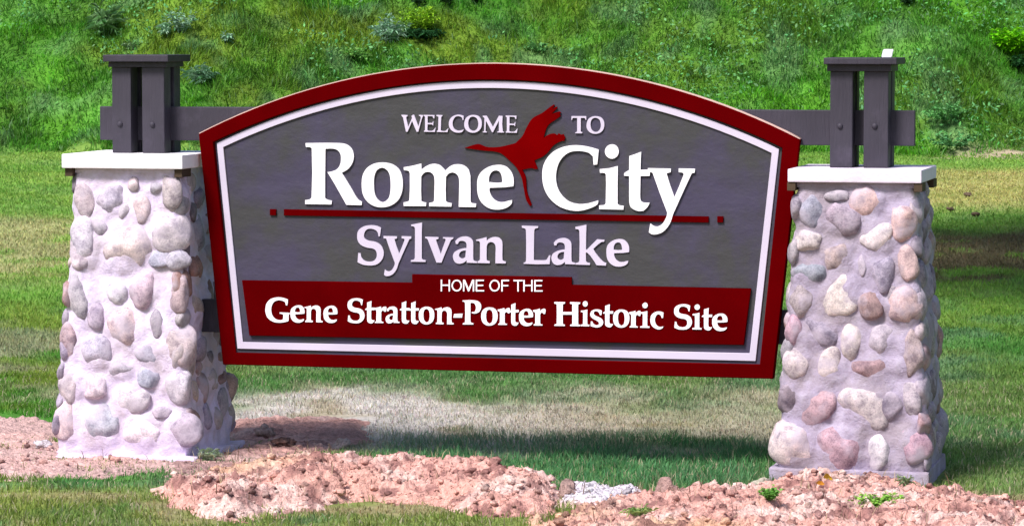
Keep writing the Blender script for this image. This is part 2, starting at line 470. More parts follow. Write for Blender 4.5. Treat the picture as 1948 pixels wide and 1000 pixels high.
# ------------------------------------------------------------------ grass
def make_blades(name, x, y, h, wd, colr, lean=0.5, zfun=terrain, kite=False, comb=0.0, cs=2.5):
    n = len(x)
    z = zfun(x, y)
    a = RNG.uniform(0, 2 * np.pi, n); la = RNG.uniform(0, 2 * np.pi, n); ln = RNG.uniform(0.1, 1, n) * lean
    la = np.where(RNG.uniform(0, 1, n) < comb, vnoise(x, y, cs, 66, 2) * 14 + RNG.normal(0, 0.5, n), la)
    dx, dy = np.cos(a) * wd / 2, np.sin(a) * wd / 2
    lx, ly = np.cos(la) * ln * h, np.sin(la) * ln * h
    hh = h * np.sqrt(np.clip(1 - ln ** 2 * 0.75, 0.06, 1))
    B = np.stack([x, y, z - 0.005], -1); D = np.stack([dx, dy, 0 * dx], -1)
    mid = B + np.stack([lx * 0.35, ly * 0.35, hh * 0.6], -1)
    tip = B + np.stack([lx, ly, hh], -1)
    if kite:
        V = np.stack([B, mid + D, tip, mid - D], 1).reshape(-1, 3)
        b0 = np.arange(n)[:, None] * 4
        Fc = b0 + np.array([[0, 1, 2, 3]]); rep = 4
    else:
        V = np.stack([B - D, B + D, mid + D * 0.8, mid - D * 0.8, tip], 1).reshape(-1, 3)
        b0 = np.arange(n)[:, None] * 5
        Fc = [b0 + np.array([[0, 1, 2, 3]]), b0 + np.array([[3, 2, 4]])]; rep = 5
    return mesh_np(name, V, Fc, False, np.repeat(colr, rep, 0))

def scatter(n, x0, x1, y0, y1, widen=None):
    y = RNG.uniform(y0, y1, n); x = RNG.uniform(x0, x1, n)
    return x, y
def jitter_col(c, n, amp=0.25, hue=0.12):
    k = RNG.uniform(1 - amp, 1 + amp, (n, 1)); hcol = RNG.uniform(1 - hue, 1 + hue, (n, 3))
    return c * k * hcol

# pillar footprints kept clear of grass
PIL_U = {'left': (on_face(231.5, 310, 0.29)[0] , 0.36), 'right': (on_face(1625.5, 338, 0.29)[0], 0.36)}
def blocked(x, y):
    u = (x - O0.x) * U.x + (y - O0.y) * U.y; n_ = (x - O0.x) * N.x + (y - O0.y) * N.y
    b = np.zeros(x.shape, bool)
    for c, a in PIL_U.values(): b |= (np.abs(u - c) < a) & (np.abs(n_) < a)
    return b
# near turf
n = 190000
x, y = scatter(n, -3.0, 3.2, 12.3, 18.5)
zz = zones(x, y); d = np.maximum.reduce(zz)
patch = vnoise(x, y, 2.5, 71, 3)
c = lawn_colour(x, y)
dryk = np.clip(c[:, 0] / (c[:, 1] + 1e-6) - 0.75, 0, 1)
p = np.clip(0.5 - (d + (vnoise(x, y, 7, 77, 2) - 0.5) * 90) / 44, 0.0, 1.0) * (d < 34) * np.where(dryk > 0.1, 0.62, 1.0)
p = np.where((zz[3] > 4) & (zz[0] < 0) & (zz[1] < 0) & (zz[2] < 0), 0.65 * (vnoise(x, y, 4, 78, 3) > 0.50), p)
keep = (RNG.uniform(0, 1, n) < p) & ~blocked(x, y)
x, y, c, dryk, patch = x[keep], y[keep], c[keep], dryk[keep], patch[keep]
n = len(x)
px_, py_ = ground_px(x, y)
lush = sstep(815, 850, py_ + (patch - 0.5) * 60) * (1 - sstep(925, 950, py_)) * sstep(660, 760, px_) * (1 - sstep(1400, 1500, px_))
h = (0.020 + 0.022 * patch + 0.035 * lush * patch) * (1 - 0.45 * np.clip(dryk * 2, 0, 1)) * RNG.uniform(0.6, 1.3, n)
g = c * (1 - 0.75 * lush[:, None]) + np.array([0.085, 0.24, 0.105]) * 0.75 * lush[:, None]
g = jitter_col(g, n, 0.35, 0.12)
st = RNG.uniform(0, 1, n) < 0.11; g[st] = np.array([0.42, 0.38, 0.26])
me = make_blades('lawn_grass', x, y, h, RNG.uniform(0.003, 0.007, n), g, 1.0, comb=0.5, cs=5)
tag(link('lawn_grass', me, M['grass']), 'short mown grass around the stone pillars and clay', 'grass', kind='stuff')
# middle turf, thinner with distance
n = 400000
y = 18.4 + (41.2 - 18.4) * RNG.uniform(0, 1, n) ** 1.15
x = RNG.uniform(-1, 1, n) * (y * 0.165 + 0.7)
keep = (y < foot_line(x) + 0.2) & (RNG.uniform(0, 1, n) < (18.5 / y) ** 0.6)
x, y = x[keep], y[keep]; n = len(x)
c = lawn_colour(x, y); patch = vnoise(x, y, 1.8, 72, 3)
h = (0.022 + 0.025 * patch) * RNG.uniform(0.6, 1.3, n)
me = make_blades('far_lawn_grass', x, y, h, RNG.uniform(0.006, 0.012, n) * (y / 25), jitter_col(c, n, 0.3, 0.12), 1.0, kite=True, comb=0.4, cs=3)
tag(link('far_lawn_grass', me, M['grass']), 'sunlit mown lawn running back to the foot of the hill', 'grass', kind='stuff')
# hillside growth: clumpy blades and small broad leaves
n = 330000
y = RNG.uniform(39.2, 47.0, n); x = RNG.uniform(-8.2, 8.6, n)
fl = foot_line(x)
clump = vnoise(x, y, 2.6, 81, 2); big = vnoise(x, y, 0.7, 82, 2)
bare = np.exp(-((y - fl + 0.1) / 0.3) ** 2) * sstep(4.6, 5.2, x) * (1 - sstep(5.9, 6.6, x))
keep = (y > fl - 0.1) & (RNG.uniform(0, 1, n) < 0.30 + 0.9 * clump) & (RNG.uniform(0, 1, n) > bare)
x, y, clump, big = x[keep], y[keep], clump[keep], big[keep]; n = len(x)
c = hill_colour(x, y)
h = (0.04 + 0.10 * clump * (0.5 + big)) * RNG.uniform(0.5, 1.4, n)
tall = RNG.uniform(0, 1, n) < 0.012; h[tall] *= 1.9
g = jitter_col(c, n, 0.38, 0.15)
pale = RNG.uniform(0, 1, n) < 0.07; g[pale] = g[pale] * 0.5 + np.array([0.22, 0.38, 0.18]) * 0.5
me = make_blades('hillside_grass', x, y, h, RNG.uniform(0.008, 0.020, n), g, 1.1, kite=True, comb=0.75, cs=3.2)
tag(link('hillside_grass', me, M['grass']), 'rough uncut green growth covering the hillside', 'grass', kind='stuff')
# low broad-leaved ground cover on the hill, more of it on the right
n = 34000
y = RNG.uniform(39.6, 46.5, n); x = RNG.uniform(-8, 8.6, n); fl = foot_line(x)
m1 = vnoise(x, y, 1.1, 91, 3) + 0.16 * sstep(1, 5, x)
bare = np.exp(-((y - fl + 0.1) / 0.3) ** 2) * sstep(4.6, 5.2, x) * (1 - sstep(5.9, 6.6, x))
keep = (y > fl) & (m1 > 0.60) & (RNG.uniform(0, 1, n) > bare)
x, y = x[keep], y[keep]; n = len(x)
z = terrain(x, y) + RNG.uniform(0.0, 0.16, n) * (0.4 + vnoise(x, y, 2.5, 92, 2))
s = RNG.uniform(0.012, 0.03, n)
ax = RNG.normal(0, 1, (n, 3)); ax /= np.linalg.norm(ax, axis=1)[:, None]
nn = RNG.normal(0, 0.6, (n, 3)) + np.array([-0.2, -0.5, 0.8]); nn /= np.linalg.norm(nn, axis=1)[:, None]
t1 = np.cross(nn, ax); t1 /= np.linalg.norm(t1, axis=1)[:, None]; t2 = np.cross(nn, t1)
P = np.stack([x, y, z], -1)
V = np.stack([P - t1 * s[:, None] * 1.2, P + t2 * s[:, None] * 0.6, P + t1 * s[:, None] * 1.3, P - t2 * s[:, None] * 0.6], 1).reshape(-1, 3)
b0 = np.arange(n)[:, None] * 4
cc = jitter_col(np.array([[0.10, 0.27, 0.09]]) * np.ones((n, 1)), n, 0.45, 0.2)
me = mesh_np('ground_cover_leaves', V, b0 + np.array([[0, 1, 2, 3]]), False, np.repeat(cc, 4, 0))
tag(link('ground_cover_leaves', me, M['leaf']), 'low broad-leaved weeds sprawling over the hillside', 'ground cover', kind='stuff')

# ------------------------------------------------------------------ outline helper
def parse(s):
    pts = []
    for tk in s.split():
        cr = tk.endswith('!'); a, b_ = tk.rstrip('!').split(',')
        pts.append((float(a), float(b_), cr))
    return pts
def smooth_path(s, k=5):
    P = parse(s); n = len(P); out = []
    for i in range(n):
        p0, p1, p2, p3 = P[i - 1], P[i], P[(i + 1) % n], P[(i + 2) % n]
        a = np.array(p1[:2]); b_ = np.array(p2[:2]); ch = b_ - a
        L = np.linalg.norm(ch)
        if p1[2] and p2[2]:
            out.append(tuple(a)); continue
        def tang(pa, pc):
            v = np.array(pc[:2]) - np.array(pa[:2]); return v / (np.linalg.norm(v) + 1e-9) * L
        t1 = ch if p1[2] else tang(p0, p2)
        t2 = ch if p2[2] else tang(p1, p3)
        for j in range(k):
            u = j / k
            h00 = 2 * u ** 3 - 3 * u ** 2 + 1; h10 = u ** 3 - 2 * u ** 2 + u; h01 = -2 * u ** 3 + 3 * u ** 2; h11 = u ** 3 - u ** 2
            out.append(tuple(h00 * a + h10 * t1 + h01 * b_ + h11 * t2))
    return out

def slab(name, loops, n0, n1, mat, parent, bev=0.0):
    """loops: lists of (u,z) in sign coordinates; a slab from depth n0 to n1 (towards the viewer)"""
    cu = bpy.data.curves.new('tmp', 'CURVE'); cu.dimensions = '2D'; cu.fill_mode = 'BOTH'
    for lp in loops:
        sp = cu.splines.new('POLY'); sp.points.add(len(lp) - 1)
        for q, (a, b_) in zip(sp.points, lp): q.co = (a, b_, 0, 1)
        sp.use_cyclic_u = True
    th = (n1 - n0) / 2
    cu.extrude = th - bev
    if bev: cu.bevel_depth = bev; cu.bevel_resolution = 0; cu.offset = -bev
    o = bpy.data.objects.new('tmp', cu)
    dg = bpy.context.evaluated_depsgraph_get()
    COL.objects.link(o); dg.update()
    me = bpy.data.meshes.new_from_object(o.evaluated_get(dg))
    bpy.data.objects.remove(o); bpy.data.curves.remove(cu)
    me.name = name
    n = len(me.vertices); co = np.empty(n * 3, np.float32); me.vertices.foreach_get('co', co); co = co.reshape(-1, 3)
    out = np.stack([co[:, 0], -(co[:, 2] + (n0 + n1) / 2), co[:, 1]], -1)
    me.vertices.foreach_set('co', out.ravel().astype(np.float32)); me.update()
    return link(name, me, mat, parent)

# ------------------------------------------------------------------ the sign
FACE = 0.055        # carved field, metres in front of the middle plane
def fp(px, py, n=FACE): return on_face(px, py, n)
def arc3(a, b_, c, k=40):
    (x1, y1), (x2, y2), (x3, y3) = a, b_, c
    d = 2 * (x1 * (y2 - y3) + x2 * (y3 - y1) + x3 * (y1 - y2))
    ux = ((x1 ** 2 + y1 ** 2) * (y2 - y3) + (x2 ** 2 + y2 ** 2) * (y3 - y1) + (x3 ** 2 + y3 ** 2) * (y1 - y2)) / d
    uy = ((x1 ** 2 + y1 ** 2) * (x3 - x2) + (x2 ** 2 + y2 ** 2) * (x1 - x3) + (x3 ** 2 + y3 ** 2) * (x2 - x1)) / d
    r = math.hypot(x1 - ux, y1 - uy)
    a0 = math.atan2(y1 - uy, x1 - ux); a1 = math.atan2(y3 - uy, x3 - ux)
    return [(ux + r * math.cos(a0 + (a1 - a0) * i / k), uy + r * math.sin(a0 + (a1 - a0) * i / k)) for i in range(k + 1)]
def board_loop(tl, top, tr, br, bl, n=FACE):
    return arc3(fp(*tl, n), fp(*top, n), fp(*tr, n)) + [fp(*br, n), fp(*bl, n)]
outer = board_loop((378, 255), (950, 121.5), (1521, 265), (1470.4, 720.2), (424, 693), 0.075)
inner = board_loop((406, 270.6), (950, 152.5), (1488, 281.6), (1445.2, 693), (447, 670.5), 0.075)
wout = board_loop((412, 272.4), (950, 154.5), (1481.6, 283.7), (1437.4, 686.6), (451, 663), 0.066)
winn = board_loop((424.6, 280.2), (950, 168.2), (1467.6, 291.4), (1426, 671.6), (461, 650), 0.066)
pan_in = board_loop((392, 262), (950, 137), (1505, 272), (1458, 706), (435, 682), 0.06)
sign = empty('welcome_sign', loc(0, 0, 0), SROT)
tag(sign, 'arched dark red and grey carved welcome sign hung between the two stone pillars', 'sign')
sign_board = slab('back_board', [pan_in], 0.022, FACE, M['field'], sign)
slab('frame', [outer, inner], 0.0225, 0.076, M['red'], sign, 0.003)
slab('border_line', [wout, winn], FACE - 0.002, 0.064, M['soft_white'], sign, 0.0015)
ban = [(460, 533), (783.7, 537.5), (783.7, 521.5), (1086.5, 527), (1087, 541.5), (1428, 548.5), (1415, 656), (474, 638)]
banner = slab('banner', [[fp(a, b_, 0.072) for a, b_ in ban]], FACE - 0.002, 0.072, M['red'], sign, 0.002)
rule = [(541, 397.8), (1348.6, 411.4), (1348.6, 423.2), (541, 409.6)]
slab('rule_bar', [[fp(a, b_) for a, b_ in rule]], FACE - 0.002, FACE + 0.010, M['red'], sign, 0.001)
for q in ([(514.4, 397.5), (526.2, 397.7), (526.2, 409.3), (514.4, 409.1)], [(1365, 411), (1376.5, 411.2), (1376.5, 423), (1365, 422.8)]):
    slab('rule_dot', [[fp(a, b_) for a, b_ in q]], FACE - 0.002, FACE + 0.010, M['red'], sign, 0.001)
bird = '112,460! 200,432 235,428 300,452 380,455 450,445 550,420! 610,360 650,280 700,205 780,160 850,108! 882,86! 890,94! 868,124! 908,104! 914,116! 862,168! 930,146! 945,156! 932,170! 944,184! 895,220! 850,250 820,290 795,375! 830,350 880,336 912,350! 925,335! 945,348! 965,340! 985,378! 970,385! 978,398! 940,405 880,440 830,500 780,540 715,568! 745,640! 720,645! 690,635 610,650! 640,710 650,830 692,950! 680,965! 645,910 620,790 605,720 560,630 490,560 430,510 370,492 290,485 210,475'
slab('crane', [[fp(860 + a / 4.546, 180 + b_ / 4.546) for a, b_ in smooth_path(bird)]], FACE - 0.002, FACE + 0.009, M['bird_red'], sign)['label'] = 'dark red flying crane with raised wings and trailing legs'

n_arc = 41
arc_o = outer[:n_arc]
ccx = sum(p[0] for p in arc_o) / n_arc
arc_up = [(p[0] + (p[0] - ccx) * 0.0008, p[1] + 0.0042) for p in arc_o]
slab('top_edge_highlight', [arc_o + arc_up[::-1]], 0.024, 0.068, M['edge_highlight'], sign)  # added thin strip, its pale colour imitating the sunlit edge

# glyph outlines: (origin x, origin y, scale, [paths]) in the coordinates they were drawn in
G = {
'R': (570, 260, 7.143, ['80,88! 520,88 640,110 715,180 735,270 715,360 655,440 572,490! 700,700 790,850 845,885! 843,930! 635,925! 480,650 378,482! 440,472 510,440 550,380 562,300 550,225 500,175 440,162 350,165! 345,500! 345,830! 370,855 435,870! 432,920! 75,915! 75,862! 140,850 162,825! 172,500! 165,160! 145,145 85,140!']),
'o': (680, 290, 8.333, ['395,160 540,185 650,260 705,370 718,510 700,640 640,760 530,840 400,868 270,850 160,780 90,670 68,520 85,360 150,250 260,180', '390,242 465,275 510,350 526,470 522,620 490,730 400,788 320,745 275,650 260,500 270,370 310,280']),
'm': (760, 290, 8.333, ['65,235! 200,212 340,178! 343,275! 430,215 520,183 620,195 690,250 722,290! 810,215 900,188 1010,205 1090,270 1122,370! 1125,600! 1125,770! 1140,800 1212,812! 1210,865! 938,862! 945,600! 945,440 920,360 850,318 780,335 735,385! 730,600! 735,770! 760,792 825,805! 822,858! 470,852! 470,800! 530,785 548,765! 553,600! 552,400 520,335 460,308 390,325 343,380! 340,600! 345,770! 370,785 420,795! 420,850! 65,848! 65,790! 130,778 155,760! 163,600! 163,330! 145,295 70,280!']),
'e': (900, 290, 8.333, ['390,198 510,220 590,290 635,380 645,470! 638,535! 500,552! 260,560! 262,620 310,720 390,778 490,785 560,765 620,755! 605,815 530,875 400,905 260,885 150,810 85,700 65,560 75,410 130,310 250,228', '248,470! 255,380 300,305 355,285 415,300 450,360 465,465! 440,478 350,482']),
'C': (1020, 260, 6.25, ['743,155! 735,240! 725,330! 683,335! 675,235! 620,190 500,170 400,185 320,240 262,330 235,460 250,590 300,690 390,770 500,800 600,795 680,775 740,757! 725,805 640,850 520,880 400,872 270,825 160,730 95,610 72,460 95,320 180,200 300,130 440,103 560,110 650,128']),
'i': (1130, 260, 6.667, ['72,412! 190,400 300,372! 298,600! 298,850! 315,868 375,878! 372,925! 65,918! 65,872! 130,865 148,845! 153,600! 150,480! 135,462 75,458!', '226,98 288,125 313,188 288,252 226,280 164,252 138,188 164,125']),
't': (1180, 280, 7.69, ['132,130! 200,108 305,68! 298,200! 295,330! 435,330! 430,420! 295,422! 292,600! 292,740 310,795 360,812 430,812! 400,870 340,930! 260,932 190,905 145,860 130,780! 130,600! 130,422! 55,418! 60,380 130,335!']),
'y': (1220, 300, 6.25, ['78,125! 350,130! 350,172! 300,185! 340,320! 392,472! 450,340! 505,200! 495,180 445,172! 445,128! 638,132! 635,178! 600,185! 500,400! 380,665! 340,780 270,870 200,905 130,910 90,885! 108,782! 150,812 200,815 255,780 300,700 308,650! 220,420! 135,180! 120,172! 82,170!']),
'S': (670, 420, 9.094, ['498,118! 490,190! 478,268! 455,268! 440,200 400,158 310,135 240,160 205,230 215,300 280,340 390,360 470,400 520,460 545,550 525,650 460,730 380,765 280,770 180,755 92,715! 98,640! 105,555! 145,560! 160,630 210,685 290,705 370,690 415,640 425,570 405,510 360,480 250,460 150,415 100,350 85,270 105,170 190,100 310,75 420,85']),
'l': (670, 420, 9.094, ['1020,65! 1110,48 1208,28! 1205,200! 1205,640! 1220,668 1272,680! 1270,710! 1015,705! 1018,678! 1065,668 1085,640! 1088,300! 1088,130! 1070,100 1022,90!']),
'v': (800, 420, 9.09, ['80,275! 310,280! 310,310! 265,325! 300,430! 348,575! 390,450! 435,330! 425,310 388,305! 388,282! 570,285! 560,312! 525,330! 430,550! 362,722! 275,720! 200,520! 125,325! 110,308! 82,300!']),
'a': (800, 420, 9.09, ['602,350! 640,310 700,278 790,270 860,295 905,350 912,430! 910,600! 915,670 930,690 975,700! 975,728! 798,722! 798,680! 740,725 650,738 590,705 560,620 580,550 640,505 720,478 795,468! 795,400 770,360 710,345 665,360 645,400! 610,398!', '785,508! 720,520 680,550 665,600 690,640 730,648 775,625!']),
'n': (800, 420, 9.09, ['960,325! 1050,305 1140,280! 1142,345! 1200,300 1280,278 1360,295 1410,350 1418,420! 1415,600! 1418,670! 1430,690 1475,705! 1472,735! 1295,732! 1298,560! 1298,440 1270,385 1215,365 1165,390 1145,440! 1142,600! 1145,670! 1160,688 1200,697! 1195,732! 985,727! 988,695! 1015,685 1028,665! 1030,500! 1030,380! 1015,352 965,345!']),
'L': (990, 420, 10, ['25,92! 340,100! 335,135! 280,150 262,180! 258,400! 255,745! 400,748 490,740 520,700 545,655! 570,655! 562,740! 555,822! 300,825! 60,815! 62,795! 95,780 108,745! 110,400! 105,180! 90,150 30,130!']),
'k': (1090, 420, 10, ['45,115! 150,95 255,72! 250,300! 248,545! 262,550! 360,450! 460,350! 600,360! 595,395! 540,405 470,455 388,530! 430,610! 520,720 590,785 635,800! 628,850! 450,842! 400,760! 330,660! 268,600! 245,600! 248,760! 270,790 325,800! 322,838! 48,830! 50,800! 105,785 122,755! 128,400! 122,190! 105,165 50,155!']),
'G': (495, 555, 11.459, ['603,165! 600,230! 590,290! 560,290! 545,220! 480,190 400,178 310,210 255,290 240,390 260,500 320,580 400,612 470,610 500,590! 505,500! 490,485 425,470! 425,445! 640,455! 640,480! 620,500! 618,630! 540,655 400,668 280,645 170,570 120,460 115,360 140,250 220,160 330,122 430,118 520,135']),
'P': (860, 555, 10.253, ['205,165! 380,160 500,180 560,240 565,310 530,385 450,420 385,410! 385,392! 440,385 465,330 462,270 430,220 360,208! 358,400! 358,580! 375,600 415,610! 415,632! 210,632! 212,608! 245,600 255,575! 258,400! 255,220! 245,195 208,185!']),
'H': (1045, 560, 8.47, ['80,120! 255,120! 250,145! 218,155! 215,280! 370,280! 370,155! 335,145! 335,120! 498,125! 495,148! 465,158! 465,320! 465,478! 495,488! 498,508! 335,505! 338,485! 370,475! 372,322! 215,322! 218,475! 250,485! 252,505! 82,502! 85,480! 120,470! 122,320! 120,155! 82,142!']),
'r': (860, 555, 10.253, ['1580,355! 1640,345 1710,325! 1715,375! 1760,335 1810,330 1825,360! 1815,425! 1790,430! 1770,410 1740,405 1718,440! 1718,610! 1735,630 1765,635! 1760,655! 1590,652! 1592,632! 1615,622 1622,600! 1625,420! 1615,395 1585,385!']),
's': (1045, 560, 8.47, ['845,258! 840,330! 815,330! 800,290 760,265 725,275 715,305 740,340 800,365 850,400 868,450 845,500 780,528 710,520 665,505! 670,430! 692,432! 710,470 750,492 790,485 800,455 775,425 710,390 668,350 660,310 685,260 750,238 800,242']),
'c': (1045, 560, 8.47, ['1838,290! 1832,375! 1810,378! 1795,335 1755,315 1720,340 1700,410 1720,480 1770,520 1838,512! 1815,545 1760,560 1690,535 1640,480 1628,410 1645,330 1710,280 1780,272']),
'-': (860, 555, 10.253, ['40,430! 205,422! 192,500! 25,500!']),
'rW': (755, 205, 8.117, ['70,110! 165,115! 165,130! 142,145! 172,305! 235,160! 225,130! 250,110! 262,110! 330,300! 370,160! 365,135! 340,125! 342,112! 415,115! 400,135! 385,170! 330,372! 305,372! 235,205! 165,372! 140,370! 95,150! 75,128!']),
'rE': (755, 205, 8.117, ['418,112! 580,115! 580,165! 565,165! 555,138 535,132! 475,130! 475,235! 545,238! 562,210! 562,280! 545,258! 475,256! 470,345! 490,358 550,355 575,335 595,308! 588,375! 420,372! 420,358! 436,345! 436,140! 418,125!']),
'rL': (755, 205, 8.117, ['610,112! 705,115! 702,130! 684,142! 677,345! 690,358 750,358 775,335 795,318! 780,378! 618,375! 618,360! 637,345! 642,142! 612,128!']),
'rC': (755, 205, 8.117, ['1030,125! 1028,190! 1012,190! 1005,155 960,132 905,142 870,190 860,250 882,320 930,352 980,352 1035,335! 1005,375 940,386 870,368 815,310 803,235 825,170 880,125 950,108']),
'rO': (755, 205, 8.117, ['1175,112 1255,130 1300,180 1312,245 1295,320 1245,370 1170,387 1095,365 1050,310 1042,240 1065,165 1115,125', '1170,138 1230,160 1255,215 1258,270 1235,330 1185,358 1130,335 1105,275 1103,215 1125,160']),
'rM': (755, 205, 8.117, ['1325,125! 1385,125! 1480,300! 1575,125! 1632,128! 1632,142! 1625,250! 1635,365! 1655,375! 1650,385! 1550,383! 1552,370! 1575,360! 1575,200! 1483,380! 1470,380! 1375,200! 1368,360! 1390,372! 1388,383! 1325,382! 1328,370! 1348,360! 1352,160! 1328,142!']),
'rT': (1080, 205, 16.66, ['120,268! 585,268! 590,385! 565,385! 545,335 520,325! 415,325! 415,745! 430,765 465,780! 460,812! 240,812! 242,785! 280,770 300,745! 300,325! 185,325! 150,345 140,390! 118,390!']),
'sH': (0, 0, 1, ['0,0! 14,0! 14,42! 86,42! 86,0! 100,0! 100,100! 86,100! 86,53! 14,53! 14,100! 0,100!']),
'sO': (0, 0, 1, ['50,0 78,8 95,30 100,50 95,70 78,92 50,100 22,92 5,70 0,50 5,30 22,8', '50,11 70,17 84,35 87,50 84,65 70,83 50,89 30,83 16,65 13,50 16,35 30,17']),
'sM': (0, 0, 1, ['0,0! 17,0! 50,76! 83,0! 100,0! 100,100! 88,100! 88,22! 55,100! 45,100! 12,22! 12,100! 0,100!']),
'sE': (0, 0, 1, ['0,0! 97,0! 97,11! 16,11! 16,43! 90,43! 90,54! 16,54! 16,89! 100,89! 100,100! 0,100!']),
'sF': (0, 0, 1, ['0,0! 100,0! 100,11! 17,11! 17,44! 90,44! 90,55! 17,55! 17,100! 0,100!']),
'sT': (0, 0, 1, ['0,0! 100,0! 100,11! 57,11! 57,100! 43,100! 43,11! 0,11!']),
}
def letter(g, base, mat, parent, box=None, proud=0.010, k=5, i=[0]):
    ox, oy, sc, paths = G[g]
    pts = [[(ox + a / sc, oy + b_ / sc) for a, b_ in smooth_path(p, k)] for p in paths]
    if box:
        al = [q for p in pts for q in p]
        x0, x1 = min(q[0] for q in al), max(q[0] for q in al); y0, y1 = min(q[1] for q in al), max(q[1] for q in al)
        pts = [[(box[0] + (a - x0) / (x1 - x0) * (box[1] - box[0]), box[2] + (b_ - y0) / (y1 - y0) * (box[3] - box[2])) for a, b_ in p] for p in pts]
    i[0] += 1
    return slab('letter', [[fp(a, b_, base + proud) for a, b_ in p] for p in pts], base - 0.002, base + proud + 0.0008 * (i[0] % 3), mat, parent)
W_, SW = M['white'], M['soft_white']
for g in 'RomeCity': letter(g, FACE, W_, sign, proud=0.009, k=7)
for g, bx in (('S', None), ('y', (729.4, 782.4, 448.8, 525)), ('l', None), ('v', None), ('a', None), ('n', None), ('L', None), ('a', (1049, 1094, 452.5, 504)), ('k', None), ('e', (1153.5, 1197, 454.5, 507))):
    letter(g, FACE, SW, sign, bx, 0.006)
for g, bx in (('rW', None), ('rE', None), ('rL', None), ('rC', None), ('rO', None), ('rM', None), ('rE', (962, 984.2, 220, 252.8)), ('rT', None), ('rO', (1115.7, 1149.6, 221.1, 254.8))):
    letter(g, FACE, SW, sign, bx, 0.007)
BF = 0.072
for g, bx in (('G', None), ('e', (552.6, 579.5, 580.3, 613.3)), ('n', (578.8, 613.7, 580.7, 612.6)), ('e', (615.4, 642, 581.2, 613.9)),
              ('S', (661.3, 693.5, 566.9, 614.3)), ('t', (694.8, 712.7, 572, 614.6)), ('r', (712, 735.3, 582.7, 614)), ('a', (733.6, 760.1, 582.7, 614.6)), ('t', (760.7, 779, 572.5, 615.4)), ('t', (778.8, 796.8, 572.8, 616)), ('o', (796.8, 826.2, 583.2, 616.5)), ('n', (827.3, 862.9, 584, 616.5)), ('-', None),
              ('P', None), ('o', (915.4, 946.6, 584.3, 618.9)), ('r', (946.8, 970.2, 585.4, 617.6)), ('t', (969.2, 986.8, 576, 619.2)), ('e', (987.3, 1014.1, 587, 619.9)), ('r', None),
              ('H', None), ('i', (1104.6, 1121.2, 572.4, 620.2)), ('s', None), ('t', (1147.5, 1166.6, 578.3, 622)), ('o', (1166.4, 1197.3, 588.3, 622.8)), ('r', (1196.7, 1219, 590.7, 622.6)), ('i', (1218, 1235.7, 575.3, 623.2)), ('c', None),
              ('S', (1282.4, 1316.4, 578.2, 626.6)), ('i', (1317.2, 1334.8, 578.6, 626.4)), ('t', (1335.2, 1354.8, 585.2, 628)), ('e', (1354.8, 1384, 596, 629.2))):
    letter(g, BF, W_, banner, bx, 0.004, 4)
for g, a, b_, sl_ in (('sH', 120, 275, 0), ('sO', 300, 475, 1), ('sM', 495, 682, 1), ('sE', 710, 850, 1), ('sO', 938, 1115, 2), ('sF', 1140, 1270, 3), ('sT', 1345, 1498, 4), ('sH', 1510, 1665, 4), ('sE', 1695, 1835, 5)):
    letter(g, BF, W_, banner, (825 + a / 8.855, 825 + b_ / 8.855, 520 + (104 + sl_) / 8.855, 520 + (299 + sl_) / 8.855), 0.003, 4)

# cross beams that carry the board
def lbox(name, u0, u1, n0, n1, z0, z1, mat, parent, bev=0.004):
    return link(name, box_mesh(name, u0, u1, -n1, -n0, z0, z1, bev), mat, parent)
bu0 = on_face(190, 235, 0.02)[0]; bu1 = on_face(1740, 245, 0.02)[0]
bz1 = on_face(400, 203.5, 0.02)[1]; bz0 = on_face(300, 267, 0.02)[1]
bzr = on_face(1700, 211, 0.02)[1]
lbox('cross_beam', bu0, bu1, -0.02, 0.0205, bz0, bz1, M['grey_timber'], sign)
lz1 = on_face(1495, 590, 0.02)[1]; lz0 = on_face(1495, 655, 0.02)[1]
lbox('cross_beam', PIL_U['left'][0] + 0.1, PIL_U['right'][0] - 0.1, -0.02, 0.0205, lz0, lz1, M['grey_timber'], sign)

# ------------------------------------------------------------------ stone pillars
def ico(sub):
    bm = bmesh.new(); bmesh.ops.create_icosphere(bm, subdivisions=sub, radius=1)
    V = np.array([v.co[:] for v in bm.verts]); Fc = np.array([[v.index for v in f.verts] for f in bm.faces]); bm.free()
    return V, Fc
ICOV, ICOF = ico(3)
ICO2V, ICO2F = ico(2)
def stone_mesh(rx, ry, rd, seed, angular=0.2):
    rs = random.Random(seed); V = ICOV.copy()
    off = Vector((rs.uniform(-50, 50), rs.uniform(-50, 50), rs.uniform(-50, 50)))
    k = np.array([1 + 0.20 * mnoise.noise(Vector(v) * 0.95 + off) * 2 * (0.6 + angular) + 0.10 * mnoise.noise(Vector(v) * 2.3 + off) for v in V])
    V = V * k[:, None]
    for _ in range(rs.choice((3, 4, 5))):                   # a few flattened facets
        a = Vector((rs.gauss(0, 1), rs.gauss(0, 0.8) - 0.5, rs.gauss(0, 1))).normalized(); a = np.array(a[:])
        dd = V @ a; lim = rs.uniform(0.66, 0.86)
        over = np.clip(dd - lim, 0, None); V = V - over[:, None] * a * 0.85
    V = V * np.array([rx, rd, ry])
    return mesh_np('stone', V, ICOF, True)

